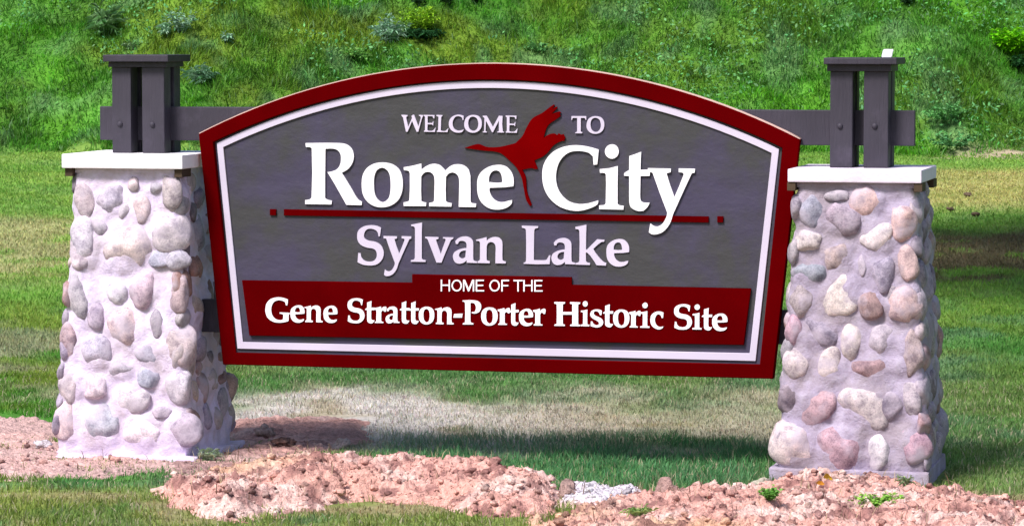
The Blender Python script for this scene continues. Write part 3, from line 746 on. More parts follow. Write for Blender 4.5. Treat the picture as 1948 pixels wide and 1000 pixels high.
TONES = {'tan': (0.42, 0.34, 0.33), 'pale': (0.60, 0.52, 0.58), 'cream': (0.64, 0.54, 0.53), 'pink': (0.48, 0.31, 0.36), 'peach': (0.58, 0.41, 0.38), 'blue': (0.27, 0.30, 0.38), 'violet': (0.32, 0.27, 0.35), 'dark': (0.17, 0.14, 0.17), 'brown': (0.30, 0.18, 0.17), 'grey': (0.38, 0.34, 0.38), 'white': (0.70, 0.65, 0.72)}
def pillar(side, capx, capy, top_px, bot_px, ytop, ybot, stones, label, caplab, footing):
    uc0 = on_face(capx[0], capy[1], 0.29)[0]; uc1 = on_face(capx[1], capy[1], 0.29)[0]
    a_cap = (uc1 - uc0) / 2
    uc0 = on_face(capx[0], capy[1], a_cap)[0]; uc1 = on_face(capx[1], capy[1], a_cap)[0]
    uc = (uc0 + uc1) / 2; a_cap = (uc1 - uc0) / 2
    zc0 = on_face((capx[0] + capx[1]) / 2, capy[1], a_cap)[1]; zc1 = on_face((capx[0] + capx[1]) / 2, capy[0], a_cap)[1]
    at = (on_face(top_px[1], ytop, 0.25)[0] - on_face(top_px[0], ytop, 0.25)[0]) / 2
    ab = (on_face(bot_px[1], ybot, 0.31)[0] - on_face(bot_px[0], ybot, 0.31)[0]) / 2
    utop = (on_face(top_px[1], ytop, at)[0] + on_face(top_px[0], ytop, at)[0]) / 2
    zb = on_face(sum(bot_px) / 2, ybot, ab)[1]

    root = empty('stone_pillar', loc(uc, 0, 0), SROT)
    tag(root, label, 'stone pillar', 'stone pillars at the two ends of the sign')
    H = zc0
    def half(z): return at + (ab - at) * np.clip(1 - (z - zb) / (H - zb), 0, 1.2) ** 1.15
    # --- stones on the four faces (face 0 = front, as photographed)
    recs = []     # (face, s along, z, rx, rz, rot, tone)
    for (cx, cy, rx, ry, rot, tone) in stones:
        n_ = 0.27
        for _ in range(4):
            u, z = on_face(cx, cy, n_); n_ = float(half(z))
        u2 = on_face(cx + rx, cy, n_)[0]; z2 = on_face(cx, cy + ry, n_)[1]
        recs.append((0, u - uc, z, u2 - u, z - z2, rot, tone))
    rs = random.Random(hash(side == 'left') + 5)
    for face in (1, 2, 3):
        placed = []; tries = 0
        while tries < 2500 and len(placed) < 46:
            tries += 1
            r1 = rs.uniform(0.045, 0.085) * (0.75 if tries > 500 else 1); r2 = r1 * rs.uniform(0.75, 1.25)
            z = rs.uniform(max(zb, 0) + r2, H - r2 * 0.9); hw = float(half(z)) - r1 * 0.7
            s = rs.uniform(-hw, hw)
            if all(math.hypot((s - q[0]) / (r1 + q[2] + 0.004), (z - q[1]) / (r2 + q[3] + 0.004)) > 1 for q in placed):
                placed.append((s, z, r1, r2)); recs.append((face, s, z, r1, r2, rs.uniform(-60, 60), rs.choice(['tan', 'dark', 'violet', 'brown', 'grey', 'dark', 'violet', 'grey', 'brown', 'tan'])))
    DIR = [((1, 0), (0, -1)), ((0, 1), (1, 0)), ((-1, 0), (0, 1)), ((0, -1), (-1, 0))]    # (along, outward) in local x,y
    cent = []
    for idx, (face, s, z, rx, rz, rot, tone) in enumerate(recs):
        (ax_, ay_), (ox_, oy_) = DIR[face]
        rd = min(rx, rz) * (0.62 if face == 0 else 0.5)
        hw = float(half(z))
        out = hw - rd * (0.46 if face == 0 else 0.55)
        if face == 0 and abs(s) > hw - rx * 0.6: out = hw - rd * 0.58
        p = Vector((ax_ * s + ox_ * out, ay_ * s + oy_ * out, z))
        o = link('stone', stone_mesh(rx * 1.19, rz * 1.19, rd * 1.25, idx * 7 + (1000 if side == 'left' else 0)), M['stone'], root)
        tilt = math.atan((ab - at) / (H - zb))
        rotz = {0: 0, 1: math.pi / 2, 2: math.pi, 3: -math.pi / 2}[face]
        o.matrix_basis = Matrix.Translation(p) @ Matrix.Rotation(rotz, 4, 'Z') @ Matrix.Rotation(-tilt, 4, 'X') @ Matrix.Rotation(-math.radians(rot), 4, 'Y')
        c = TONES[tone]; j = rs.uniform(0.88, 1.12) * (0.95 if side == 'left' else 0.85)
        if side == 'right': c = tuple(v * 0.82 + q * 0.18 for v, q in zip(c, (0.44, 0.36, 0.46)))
        if side == 'left' and face == 0: c = tuple(v * 0.62 + q * 0.42 for v, q in zip(c, (0.52, 0.45, 0.55)))    # smeared with mortar; the pillar's brighter light is also in this colour
        o.color = (c[0] * j * rs.uniform(0.95, 1.05), c[1] * j, c[2] * j * rs.uniform(0.95, 1.05), 1)
        cent.append((p.x, p.y, p.z, max(rx, rz), min(rx, rz)))
    # --- mortar body, swelling round each stone
    per = 60; rows = 110
    zs = np.linspace(-0.12, H + 0.002, rows)
    ring = []
    for k in range(4):
        (ax_, ay_), (ox_, oy_) = DIR[k]
        for i in range(per): ring.append((k, (i + 0.0) / per * 2 - 1))
    Vv = []
    for z in zs:
        hw = float(half(z)) - 0.012
        for k, s in ring:
            (ax_, ay_), (ox_, oy_) = DIR[k]
            e = abs(s); cr = 0.045 * max(0, (e - 0.84) / 0.16) ** 2
            q = np.array([ax_ * s * hw + ox_ * hw, ay_ * s * hw + oy_ * hw]); q = q * (1 - cr / 1.4 * 0.9 )
            Vv.append((q[0], q[1], z, q[0] / (np.hypot(*q)), q[1] / np.hypot(*q), k))
    A = np.array(Vv); P = A[:, :3]
    outd = np.array([DIR[int(k)][1] for k in A[:, 5]], float)
    disp = np.array([mnoise.noise(Vector(p) * 6) * 0.012 + mnoise.noise(Vector(p) * 17) * 0.008 + mnoise.noise(Vector(p) * 38) * 0.004 for p in P])
    bmp = np.zeros(len(P))
    for (cx, cy, cz, rr, rm) in cent:
        dd = np.sqrt(((P - np.array([cx, cy, cz])) ** 2).sum(1))
        bmp = np.maximum(bmp, np.clip(1 - (dd / (rr * 1.4)) ** 2, 0, 1) * rm * 0.36)
    P[:, :2] += outd * (disp + bmp)[:, None] * np.array(sstep(0, 0.03, H - P[:, 2]))[:, None]
    nr = len(ring); ii = np.arange(rows * nr).reshape(rows, nr)
    Q = np.stack([ii[:-1].ravel(), np.roll(ii[:-1], -1, 1).ravel(), np.roll(ii[1:], -1, 1).ravel(), ii[1:].ravel()], -1)
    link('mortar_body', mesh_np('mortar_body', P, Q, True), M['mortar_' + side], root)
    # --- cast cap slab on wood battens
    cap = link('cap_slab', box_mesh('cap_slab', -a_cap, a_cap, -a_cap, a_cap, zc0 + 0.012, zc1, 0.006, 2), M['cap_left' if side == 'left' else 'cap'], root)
    cap['label'] = caplab
    aa = at + 0.012
    for sgn in (-1, 1):
        for (b0, b1) in ((-aa - 0.006, -aa + 0.12), (aa - 0.12, aa + 0.006)):
            link('wood_shim', box_mesh('wood_shim', min(sgn * (aa - 0.02), sgn * (aa + 0.016)), max(sgn * (aa - 0.02), sgn * (aa + 0.016)), b0, b1, zc0 - 0.025, zc0 + 0.0115, 0.002), M['wood'], root)
    link('bed_joint', box_mesh('bed_joint', -at + 0.01, at - 0.01, -at + 0.01, at - 0.01, zc0 - 0.01, zc0 + 0.0115), M['mortar_' + side], root)
    # --- footing
    if footing:
        f0 = on_face(1462, 905, 0.34)[0] - uc; f1 = on_face(1766, 905, 0.34)[0] - uc
        zt = on_face(1600, 893, 0.34)[1]
        bm = bmesh.new(); bmesh.ops.create_cube(bm, size=1)
        for v in bm.verts: v.co = Vector(((f0 + f1) / 2 + v.co.x * (f1 - f0), v.co.y * 0.69, -0.15 + (v.co.z + 0.5) * (zt + 0.15)))
        bmesh.ops.bevel(bm, geom=list(bm.edges), offset=0.008, segments=2, profile=0.6, affect='EDGES')
        bmesh.ops.subdivide_edges(bm, edges=[e for e in bm.edges if e.calc_length() > 0.1], cuts=10, use_grid_fill=True)
        for v in bm.verts: v.co += Vector((mnoise.noise(v.co * 12), mnoise.noise(v.co * 12 + Vector((5, 0, 0))), mnoise.noise(v.co * 9 + Vector((0, 5, 0))))) * 0.007
        me = bpy.data.meshes.new('footing'); bm.to_mesh(me); bm.free()
        link('footing', me, M['mortar_' + side], root)
    else:
        bm = bmesh.new(); bmesh.ops.create_cube(bm, size=1)
        f = ab + 0.035
        for v in bm.verts: v.co = Vector((v.co.x * 2 * f, v.co.y * 2 * f, -0.1 + (v.co.z + 0.5) * (0.125)))
        bmesh.ops.bevel(bm, geom=list(bm.edges), offset=0.01, segments=2, profile=0.6, affect='EDGES')
        bmesh.ops.subdivide_edges(bm, edges=[e for e in bm.edges if e.calc_length() > 0.1], cuts=14, use_grid_fill=True)
        for v in bm.verts: v.co += Vector((mnoise.noise(v.co * 9), mnoise.noise(v.co * 9 + Vector((5, 0, 0))), mnoise.noise(v.co * 7 + Vector((0, 5, 0))))) * 0.018
        me = bpy.data.meshes.new('footing'); bm.to_mesh(me); bm.free()
        for p in me.polygons: p.use_smooth = True
        link('footing', me, M['mortar_' + side], root)
    return dict(uc=uc, a=a_cap, ztop=zc1, root=root)

LEFT = [(161, 379, 17, 33, 0, 'tan'), (212, 380, 27, 21, 20, 'violet'), (234, 402, 12, 14, 0, 'grey'), (267, 399, 15, 26, 5, 'peach'), (253, 352, 10, 12, 0, 'tan'), (326, 366, 17, 34, 0, 'tan'), (296, 358, 12, 10, 0, 'grey'),
        (158, 458, 22, 40, 0, 'pale'), (188, 432, 14, 18, 0, 'grey'), (239, 472, 41, 39, -5, 'cream'), (320, 447, 33, 38, 0, 'pale'), (303, 492, 22, 14, 0, 'blue'), (338, 494, 20, 18, 0, 'grey'),
        (154, 496, 17, 20, 0, 'tan'), (146, 566, 21, 42, 5, 'grey'), (181, 599, 17, 23, 15, 'violet'), (222, 556, 19, 22, 0, 'white'), (273, 552, 24, 33, -10, 'pink'), (337, 568, 19, 38, 0, 'brown'),
        (236, 624, 31, 38, 20, 'peach'), (297, 618, 12, 24, 10, 'dark'), (132, 649, 16, 32, 5, 'brown'), (181, 669, 26, 30, 0, 'violet'), (231, 698, 22, 20, 0, 'grey'), (282, 672, 24, 20, 0, 'blue'),
        (341, 658, 25, 40, 0, 'tan'), (282, 719, 20, 17, 0, 'blue'), (131, 733, 17, 32, 0, 'cream'), (179, 735, 24, 24, 0, 'pale'), (341, 733, 22, 30, 0, 'pale'), (249, 762, 30, 24, 0, 'grey'),
        (124, 803, 20, 36, 0, 'peach'), (190, 810, 29, 36, 0, 'blue'), (270, 820, 32, 27, -20, 'white'), (350, 817, 27, 32, 0, 'violet'), (306, 785, 15, 11, 0, 'grey')]
RIGHT = [(1539, 402, 24, 33, 0, 'blue'), (1535, 461, 25, 21, 0, 'cream'), (1603, 415, 27, 28, 15, 'violet'), (1645, 386, 25, 31, 0, 'peach'), (1594, 373, 20, 10, 0, 'grey'), (1669, 452, 31, 20, 30, 'cream'), (1716, 420, 24, 29, 0, 'peach'),
         (1592, 488, 22, 28, 0, 'tan'), (1537, 516, 30, 21, 0, 'blue'), (1640, 505, 8, 19, 5, 'grey'), (1678, 520, 19, 32, -8, 'violet'), (1728, 502, 16, 28, 10, 'peach'), (1523, 575, 22, 28, -10, 'tan'),
         (1597, 568, 30, 39, -15, 'cream'), (1655, 582, 22, 24, 0, 'brown'), (1722, 585, 32, 32, 10, 'peach'), (1507, 629, 16, 24, 0, 'pink'), (1561, 633, 34, 21, -35, 'violet'), (1620, 650, 18, 31, 0, 'cream'),
         (1678, 650, 24, 25, 0, 'grey'), (1733, 672, 20, 42, 5, 'tan'), (1512, 692, 22, 28, 0, 'cream'), (1579, 698, 20, 30, 0, 'cream'), (1657, 703, 33, 24, 5, 'brown'), (1498, 757, 17, 30, 0, 'dark'),
         (1553, 770, 30, 38, -10, 'pink'), (1646, 775, 47, 33, -25, 'cream'), (1737, 753, 16, 32, 5, 'grey'), (1697, 771, 21, 24, 0, 'violet'), (1507, 843, 38, 40, 0, 'cream'), (1602, 852, 39, 41, 0, 'pink'),
         (1673, 863, 21, 35, 0, 'white'), (1742, 847, 24, 36, 10, 'pink'), (1700, 562, 10, 14, 0, 'grey')]
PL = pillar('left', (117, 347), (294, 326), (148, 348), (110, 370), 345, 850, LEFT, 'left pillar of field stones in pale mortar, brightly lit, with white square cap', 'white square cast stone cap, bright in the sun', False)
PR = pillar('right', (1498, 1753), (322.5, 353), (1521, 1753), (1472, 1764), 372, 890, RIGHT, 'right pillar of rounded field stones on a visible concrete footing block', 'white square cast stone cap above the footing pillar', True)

# ------------------------------------------------------------------ timber posts on the pillars
def posts(P, x0, g0, g1, x1, ypost, captop, slabw, bolts, label):
    n1 = 0.112
    root = empty('timber_post_cluster', loc(P['uc'], 0, P['ztop']), SROT)
    tag(root, label, 'timber post', 'grey timber post clusters standing on the stone pillars')
    ua, ub = on_face(x0, 200, n1)[0] - P['uc'], on_face(g0, 200, n1)[0] - P['uc']
    uc_, ud = on_face(g1, 200, n1)[0] - P['uc'], on_face(x1, 200, n1)[0] - P['uc']
    zt = on_face((x0 + x1) / 2, ypost, n1)[1] - P['ztop']

    for (p, q) in ((ua, ub), (uc_, ud)):
        for (m0, m1) in ((0.0215, n1), (-n1, -0.0215)):
            po = lbox('post', p, q, m0, m1, 0.0, zt, M['grey_timber'], root, 0.005)
    m_ = (ua + ud) / 2
    zs = on_face((x0 + x1) / 2, captop[1], n1 + 0.03)[1] - P['ztop']; zt2 = on_face((x0 + x1) / 2, captop[0], n1 + 0.03)[1] - P['ztop']
    hw = (ud - ua) / 2
    lbox('cap_trim', m_ - hw - 0.012, m_ + hw + 0.012, -n1 - 0.012, n1 + 0.012, zt - 0.002, zs, M['grey_timber'], root, 0.003)
    sw0 = on_face(slabw[0], 110, n1 + 0.04)[0] - P['uc']; sw1 = on_face(slabw[1], 110, n1 + 0.04)[0] - P['uc']
    lbox('cap_board', sw0, sw1, -n1 - 0.045, n1 + 0.045, zs + 0.0005, zt2, M['grey_timber'], root, 0.004)
    for bx, by in bolts:
        u, z = on_face(bx, by, n1)
        bm = bmesh.new(); bmesh.ops.create_uvsphere(bm, u_segments=12, v_segments=8, radius=0.0125)
        for v in bm.verts: v.co.y *= 0.7
        me = bpy.data.meshes.new('bolt'); bm.to_mesh(me); bm.free()
        for p_ in me.polygons: p_.use_smooth = True
        o = link('bolt', me, M['grey_timber'], root); o.location = (u - P['uc'], -n1 - 0.002, z - P['ztop'])
    return zt2, m_
posts(PL, 213, 249, 270, 312.5, 127, (104.5, 118), (196, 320), ((228.5, 236), (290, 237)), 'left grey post cluster with flat cap, standing on the brightly lit pillar')
zt2, m_ = posts(PR, 1579, 1622, 1643, 1690, 135, (110, 123), (1567, 1706), ((1598, 240), (1664, 240)), 'right grey post cluster with a small white block on its flat cap')
# white block left on the right cap
u, z = on_face(1687, 108, 0.05)
bm = bmesh.new(); bmesh.ops.create_cube(bm, size=1)
for v in bm.verts:
    v.co = Vector((v.co.x * 0.042 + (0.008 if v.co.z > 0 else 0), v.co.y * 0.05, (v.co.z + 0.5) * 0.036))
bmesh.ops.bevel(bm, geom=list(bm.edges), offset=0.003, segments=2, affect='EDGES')
me = bpy.data.meshes.new('white_block'); bm.to_mesh(me); bm.free()
o = link('white_block', me, M['white']); o.location = loc(u, 0.06, PR['ztop'] + zt2); o.rotation_euler = (0, 0, -YAW + 0.2)
tag(o, 'small white block lying on the cap of the right post cluster', 'block')

# ------------------------------------------------------------------ clods, rubble, leaves on the clay
def clod_geo(V0, F0, r, p, seed, flat=0.7):
    rs = random.Random(seed); off = Vector((seed * 1.7, seed * 0.3, 5))
    k = np.array([1 + 0.7 * mnoise.noise(Vector(v) * 1.3 + off) + 0.35 * mnoise.noise(Vector(v) * 3.1 + off) + 0.2 * mnoise.noise(Vector(v) * 6 + off) for v in V0])
    V = V0 * k[:, None] * r; V[:, 2] *= flat
    a = rs.uniform(0, 6.28); c, s = math.cos(a), math.sin(a)
    X = V[:, 0] * c - V[:, 1] * s; Y = V[:, 0] * s + V[:, 1] * c
    return np.stack([X + p[0], Y + p[1], V[:, 2] + p[2]], -1)
I1V, I1F = ico(2); I0V, I0F = ico(1)
VV, FF, CC = [], [], []; nv = 0
cand = 0
cx_ = RNG.uniform(-2.7, 2.9, 24000); cy_ = RNG.uniform(12.4, 15.6, 24000)
z4 = zones(cx_, cy_)
cols = soil_colour(cx_, cy_, *z4)
for i in range(24000):
    if max(z4[0][i], z4[1][i], z4[2][i]) < -3 and not (z4[3][i] > 0 and i % 5 == 0): continue
    cand += 1
    if cand > 8000: break
    r = 0.0035 + 0.018 * RNG.random() ** 8
    z = soil_h(cx_[i], cy_[i])
    big = r > 0.013
    V0, F0 = (I1V, I1F) if big else (I0V, I0F)
    Vn = clod_geo(V0, F0, r, (cx_[i], cy_[i], z + r * 0.2), i)
    VV.append(Vn); FF.append(F0 + nv); nv += len(Vn); CC.append(np.tile(cols[i] * RNG.choice([0.6, 0.85, 1.0, 1.1, 1.25]), (len(Vn), 1)))
me = mesh_np('clay_crumbs', np.concatenate(VV), np.concatenate(FF), False, np.clip(np.concatenate(CC), 0, 0.8))
tag(link('clay_crumbs', me, M['soil']), 'crumbs and small lumps of pink clay strewn over the bank', 'soil crumbs', kind='stuff')
n = 2600
x = RNG.uniform(-2.6, 2.9, n); y = RNG.uniform(12.5, 15.4, n); z4 = zones(x, y)
k_ = np.maximum.reduce(z4) > 0
x, y = x[k_], y[k_]; zz_ = np.array([soil_h(a, b_) for a, b_ in zip(x, y)])
cs_ = np.where(RNG.uniform(0, 1, (len(x), 1)) < 0.5, np.array([[0.55, 0.46, 0.30]]), np.array([[0.16, 0.10, 0.07]]))
me = make_blades('dead_stalks', x, y, RNG.uniform(0.02, 0.07, len(x)), RNG.uniform(0.002, 0.0045, len(x)), cs_, 1.12, zfun=lambda a, b_: zz_ + 0.006)
tag(link('dead_stalks', me, M['grass']), 'dead grass stalks and root ends scattered over the clay', 'dead grass', kind='stuff')
def big_clod(px, py, r, colr, label, flat=0.8, name='clay_clod', cat='clod', grp='larger clods around the sign'):
    x, y = on_ground(px, py, 0.03); z = soil_h(x, y)
    Vn = clod_geo(ICOV, ICOF, r, (0, 0, 0), int(px), flat)
    me = mesh_np(name, Vn, ICOF, True, np.tile(np.array(colr), (len(Vn), 1)))
    o = link(name, me, M['soil']); o.location = (x, y, z + r * 0.25)
    tag(o, label, cat, grp)
big_clod(1268, 940, 0.046, (0.38, 0.24, 0.22), 'dark brown clod at the right end of the white chalk patch', 0.9)
big_clod(1080, 940, 0.036, (0.36, 0.24, 0.22), 'brown clod standing at the left end of the white chalk patch', 1.1)
big_clod(652, 838, 0.04, (0.50, 0.42, 0.42), 'pale clod on the flat soil below the sign left of centre', 0.8)
big_clod(506, 822, 0.042, (0.46, 0.32, 0.30), 'pinkish clod just right of the left pillar', 0.8)
big_clod(540, 842, 0.05, (0.16, 0.09, 0.08), 'dark flat clod beside the pinkish one right of the left pillar', 0.35)
big_clod(1446, 925, 0.05, (0.50, 0.46, 0.38), 'pale rough lump against the left side of the right footing', 0.6)
big_clod(80, 848, 0.035, (0.66, 0.60, 0.66), 'white mortar lump beside the left pillar base', 0.5)
def flat_leaf(px, py, s, label, c=(0.62, 0.36, 0.03), z=0.09):
    x, y = on_ground(px, py, z)
    bm = bmesh.new()
    pts = [(-1, 0, 0), (-0.4, 0.45, 0.25), (0.3, 0.5, 0.2), (1, 0.05, 0.1), (0.4, -0.45, 0.3), (-0.4, -0.4, 0.2)]
    vs = [bm.verts.new(Vector(p) * s) for p in pts]; cv = bm.verts.new((0, 0, -0.05 * s))
    for i in range(6): bm.faces.new((vs[i], vs[(i + 1) % 6], cv))
    ret = bmesh.ops.extrude_face_region(bm, geom=list(bm.faces))
    for v in ret['geom']:
        if isinstance(v, bmesh.types.BMVert): v.co.z -= 0.0012
    me = bpy.data.meshes.new('fallen_leaf'); bm.to_mesh(me); bm.free()
    at = me.color_attributes.new('Col', 'FLOAT_COLOR', 'POINT')
    for d_ in at.data: d_.color = (*c, 1)
    o = link('fallen_leaf', me, M['leaf']); o.location = (x, y, max(z, soil_h(x, y) + 0.01)); o.rotation_euler = (R(55), 0.2, random.uniform(0, 3))
    tag(o, label, 'leaf', 'fallen yellow leaves by the footing')
flat_leaf(1574, 914, 0.035, 'larger yellow fallen leaf against the front of the concrete footing')
flat_leaf(1560, 919, 0.022, 'smaller orange fallen leaf just left of the larger yellow one', (0.55, 0.24, 0.03))

for k, (a, b_) in enumerate(((1842, 376), (1808, 404), (1856, 414))):
    d = ray(a, b_); tt = 20.0
    while tt < 50:
        p = EYE + d * tt
        if p.z < float(terrain(p.x, p.y)): break
        tt += 0.03
    bm = bmesh.new(); bmesh.ops.create_icosphere(bm, subdivisions=2, radius=0.038)
    for v in bm.verts: v.co = Vector((v.co.x * (1.2 + 0.4 * mnoise.noise(v.co * 30)), v.co.y, v.co.z * 0.5 * (1 + mnoise.noise(v.co * 40))))
    me = bpy.data.meshes.new('leaf_clump'); bm.to_mesh(me); bm.free()
    o = link('leaf_clump', me, M['bark']); o.location = (p.x, p.y, float(terrain(p.x, p.y)) + 0.03); o.rotation_euler = (0.2, 0.1, k)
    tag(o, ['farthest dark dead leaf clump on the dry yellow lawn at the right', 'dark dead leaf clump on the lawn nearest the right pillar cap', 'dark dead leaf clump nearest the shade on the right lawn'][k], 'dead leaves', 'dark leaf clumps on the right lawn')

# ------------------------------------------------------------------ plants
def plant(name, px, py, on_hill, n_stem, height, spread, lw, ll, c, label, cat='weed', per=12, droop=0.3, seed=1, group=None, zf=None):
    rs = random.Random(seed)
    if on_hill:
        lo, hi = 36.0, 50.0; d = ray(px, py)       # walk the ray down to the slope
        tt = 30.0
        while tt < 60:
            p = EYE + d * tt
            if p.z < float(terrain(p.x, p.y)): break
            tt += 0.03
        x, y = p.x, p.y; z = float(terrain(x, y))
    else:
        x, y = on_ground(px, py, 0.03); z = soil_h(x, y)
    root = empty(name, (x, y, z)); tag(root, label, cat, group)
    SV, SF, LV, LF, LC = [], [], [], [], []
    for s in range(n_stem):
        a = rs.uniform(0, 6.283); rad = spread * rs.uniform(0.1, 1) ** 0.7
        hgt = height * rs.uniform(0.55, 1.05) * (1 - 0.35 * rad / spread)
        bx, by = math.cos(a) * rad * 0.25, math.sin(a) * rad * 0.25; tx, ty = math.cos(a) * rad, math.sin(a) * rad
        pts = [Vector((bx + (tx - bx) * (u ** 1.3), by + (ty - by) * (u ** 1.3), hgt * (u ** 0.85))) for u in np.linspace(0, 1, 6)]
        th = 0.004 if height > 0.15 else 0.002
        b0 = len(SV)
        for j, p in enumerate(pts):
            w_ = th * (1 - j / 7)
            for q in range(3): SV.append(p + Vector((math.cos(q * 2.1) * w_, math.sin(q * 2.1) * w_, 0)))
        for j in range(5):
            for q in range(3): SF.append((b0 + j * 3 + q, b0 + j * 3 + (q + 1) % 3, b0 + (j + 1) * 3 + (q + 1) % 3, b0 + (j + 1) * 3 + q))
        for l in range(per):
            u = rs.uniform(0.2, 1.0); i0 = min(int(u * 5), 4); p = pts[i0].lerp(pts[i0 + 1], u * 5 - i0)
            la = rs.uniform(0, 6.283); el = rs.uniform(-0.2, 0.9)
            dr = Vector((math.cos(la) * math.cos(el), math.sin(la) * math.cos(el), math.sin(el)))
            sd = dr.cross(Vector((rs.uniform(-.3, .3), rs.uniform(-.3, .3), 1))).normalized() * lw * rs.uniform(0.7, 1.2)
            L = ll * rs.uniform(0.6, 1.2)
            m_p = p + dr * L * 0.5 + Vector((0, 0, 0.06 * L)); e_p = p + dr * L - Vector((0, 0, droop * L))
            b1 = len(LV); LV += [p, m_p + sd, e_p, m_p - sd]
            LF += [(b1, b1 + 1, b1 + 2), (b1, b1 + 2, b1 + 3)]
            j_ = rs.uniform(0.7, 1.35); LC += [tuple(v * j_ * rs.uniform(0.9, 1.1) for v in c)] * 4
    link('stem', mesh_np('stem', np.array([v[:] for v in SV]), np.array(SF), False, np.tile(np.array(c) * 0.8, (len(SV), 1))), M['leaf'], root)
    link('foliage', mesh_np('foliage', np.array([v[:] for v in LV]), np.array(LF), False, np.array(LC)), M['leaf'], root)
    return root
SILV = (0.24, 0.40, 0.27); YEL = (0.20, 0.38, 0.02); DARK = (0.02, 0.075, 0.025); MIDG = (0.07, 0.17, 0.04)
plant('silvery_weed', 745, 85, True, 18, 0.42, 0.30, 0.010, 0.12, SILV, 'silvery long-leaved weed on the hill above the left half of the sign', seed=3, per=16)
plant('shrub', 800, 62, True, 26, 0.38, 0.32, 0.016, 0.07, YEL, 'yellow green shrub behind the silvery weed at the top of the photo', 'shrub', seed=4, per=22)
plant('shrub', 795, 75, True, 26, 0.16, 0.36, 0.020, 0.08, DARK, 'dark low shrub under the yellow green one', 'shrub', seed=14, per=24)
plant('silvery_weed', 345, 66, True, 12, 0.36, 0.20, 0.014, 0.09, SILV, 'upright pale weed on the hill right of the left post top', seed=5)
plant('silvery_weed', 315, 72, True, 8, 0.22, 0.14, 0.014, 0.09, SILV, 'shorter pale weed just left of the upright pale one', seed=6)
plant('silvery_weed', 430, 84, True, 8, 0.18, 0.12, 0.014, 0.08, SILV, 'small pale weed between the left post and the arch of the sign', seed=7)
plant('spiky_weed', 380, 164, True, 22, 0.24, 0.19, 0.007, 0.13, (0.20, 0.36, 0.23), 'spiky grey green weed beside the left post just above the beam', seed=8, per=9)
plant('tall_grass_tuft', 200, 70, True, 26, 0.45, 0.25, 0.007, 0.20, (0.20, 0.36, 0.16), 'tall pale grass tuft above the left post', 'grass tuft', seed=9, per=7)
plant('spiky_weed', 245, 98, True, 8, 0.12, 0.09, 0.010, 0.07, (0.16, 0.26, 0.13), 'tiny pale weed showing just over the left post cap', seed=10, per=8)
plant('shrub', 1925, 108, True, 34, 0.42, 0.30, 0.022, 0.08, (0.17, 0.50, 0.01), 'bright lime green shrub at the right edge of the hill', 'shrub', seed=11, per=26)
plant('shrub', 1930, 128, True, 26, 0.15, 0.32, 0.022, 0.08, (0.018, 0.07, 0.02), 'dark low growth standing in for the shadow beneath the lime green shrub', 'shrub', seed=12, per=22)  # added plant, coloured dark to paint in the shrub's shadow
plant('leafy_weed', 1800, 235, True, 18, 0.30, 0.34, 0.020, 0.07, (0.12, 0.32, 0.10), 'spreading leafy weed right of the right end of the beam', seed=13, per=18)
plant('leafy_weed', 1815, 285, True, 18, 0.22, 0.36, 0.018, 0.06, (0.10, 0.28, 0.10), 'low leafy weed at the foot of the hill by the bare strip', seed=15, per=18)
plant('leafy_weed', 1020, 100, True, 12, 0.16, 0.30, 0.016, 0.07, (0.12, 0.30, 0.10), 'low weed just above the top of the arch', seed=16, per=14)
plant('leafy_weed', 680, 120, True, 12, 0.22, 0.22, 0.022, 0.08, (0.18, 0.38, 0.09), 'broad leaved weed above the left shoulder of the arch', seed=17, per=14)
for k, (a, b_) in enumerate(((795, 14), (850, 12), (900, 8), (1722, 10))):
    plant('dark_seedling', a, b_, True, 7, 0.13, 0.12, 0.018, 0.06, (0.016, 0.045, 0.015),
          ['first dark seedling from the left along the top edge', 'second dark seedling from the left along the top edge', 'third dark seedling from the left along the top edge', 'lone dark seedling on the top edge above the right post'][k], 'seedling', seed=20 + k, per=16, group='dark seedlings along the top of the hill')
plant('clover_tuft', 1672, 985, False, 44, 0.075, 0.115, 0.009, 0.022, (0.22, 0.42, 0.07), 'large low green weed growing in the clay before the right pillar', seed=31, per=12)
plant('clover_tuft', 1462, 993, False, 26, 0.06, 0.065, 0.009, 0.020, (0.16, 0.36, 0.07), 'small green weed in the clay left of the large one', seed=32, per=10)
plant('grass_tuft', 1215, 1000, False, 26, 0.04, 0.07, 0.0025, 0.035, (0.28, 0.42, 0.14), 'thin grass tuft at the bottom edge below the white chalk patch', 'grass tuft', seed=33, per=4)
plant('grass_tuft', 395, 868, False, 22, 0.06, 0.06, 0.0025, 0.04, (0.34, 0.44, 0.30), 'greyish grass tuft at the right front corner of the left pillar', 'grass tuft', seed=34, per=4)
plant('grass_tuft', 1722, 938, False, 14, 0.05, 0.04, 0.0025, 0.035, (0.24, 0.32, 0.16), 'grass tuft against the front of the right footing', 'grass tuft', seed=35, per=4)

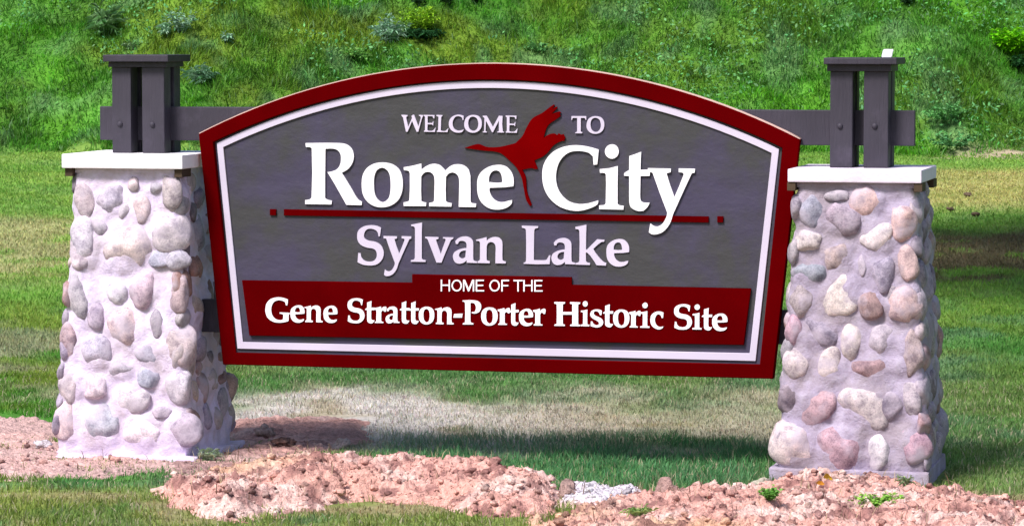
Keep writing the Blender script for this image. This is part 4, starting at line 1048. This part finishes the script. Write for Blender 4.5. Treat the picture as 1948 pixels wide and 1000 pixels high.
# ------------------------------------------------------------------ trees beside the view; their crowns shade the lawn on the right
rs = random.Random(77)
def limb(pts, r0, r1, seg=10):
    V, Fc = [], []
    for j, p in enumerate(pts):
        r = r0 + (r1 - r0) * j / (len(pts) - 1)
        for q in range(seg):
            a = q / seg * 6.283; V.append((p[0] + math.cos(a) * r, p[1] + math.sin(a) * r, p[2]))
    for j in range(len(pts) - 1):
        for q in range(seg): Fc.append((j * seg + q, j * seg + (q + 1) % seg, (j + 1) * seg + (q + 1) % seg, (j + 1) * seg + q))
    return np.array(V), np.array(Fc)
def shade_tree(TX, TY, label, n):
    tree = empty('shade_tree', (TX, TY, float(terrain(TX, TY))))
    tag(tree, label, 'tree', 'trees standing beside the right edge of the view')
    V_, F_ = limb([(0, 0, -0.2), (0.03, 0, 0.3), (0.0, 0.05, 1.5), (0.04, 0.0, 3.0), (-0.05, -0.05, 4.6), (-0.2, 0, 5.6)], 0.20, 0.07)
    link('trunk', mesh_np('trunk', V_, F_, True), M['bark'], tree)
    tips = []
    for k in range(12):
        a = k * 2.4; zl = 2.7 + k * 0.2; L = 2.3 - k * 0.06
        ox = -0.85
        pts = [((math.cos(a) + ox) * L * u, math.sin(a) * L * u, zl + u * 0.8 + 0.3 * u * u) for u in np.linspace(0, 1, 5)]
        V_, F_ = limb(pts, 0.07, 0.02, 6); link('limb', mesh_np('limb', V_, F_, True), M['bark'], tree)
        tips += pts[1:]
    tp = np.array(tips + [(-1.2, 0, 5.4), (-1.6, 0.5, 5.2), (-1.8, -0.6, 5.0), (-2.4, 0.2, 4.6)])
    P = tp[RNG.integers(0, len(tp), n)] + RNG.normal(0, 1, (n, 3)) * np.array([0.45, 0.45, 0.32])
    P = P[(P[:, 2] > 2.6) | (P[:, 0] > 0.3)]; n = len(P)
    s = RNG.uniform(0.05, 0.10, n)[:, None]
    nn = RNG.normal(0, 1, (n, 3)); nn /= np.linalg.norm(nn, axis=1)[:, None]
    ax = RNG.normal(0, 1, (n, 3)); t1 = np.cross(nn, ax); t1 /= np.linalg.norm(t1, axis=1)[:, None]; t2 = np.cross(nn, t1)
    V_ = np.stack([P - t1 * s, P + t2 * s * 0.6, P + t1 * s, P - t2 * s * 0.6], 1).reshape(-1, 3)
    cc = jitter_col(np.array([[0.05, 0.11, 0.025]]) * np.ones((n, 1)), n, 0.4, 0.15)
    link('crown', mesh_np('crown', V_, np.arange(n)[:, None] * 4 + np.array([[0, 1, 2, 3]]), False, np.repeat(cc, 4, 0)), M['leaf'], tree)
shade_tree(4.5, 21.0, 'nearer leafy tree just outside the right edge, shading the lawn', 36000)
shade_tree(4.9, 25.0, 'farther leafy tree just outside the right edge, shading the lawn', 36000)
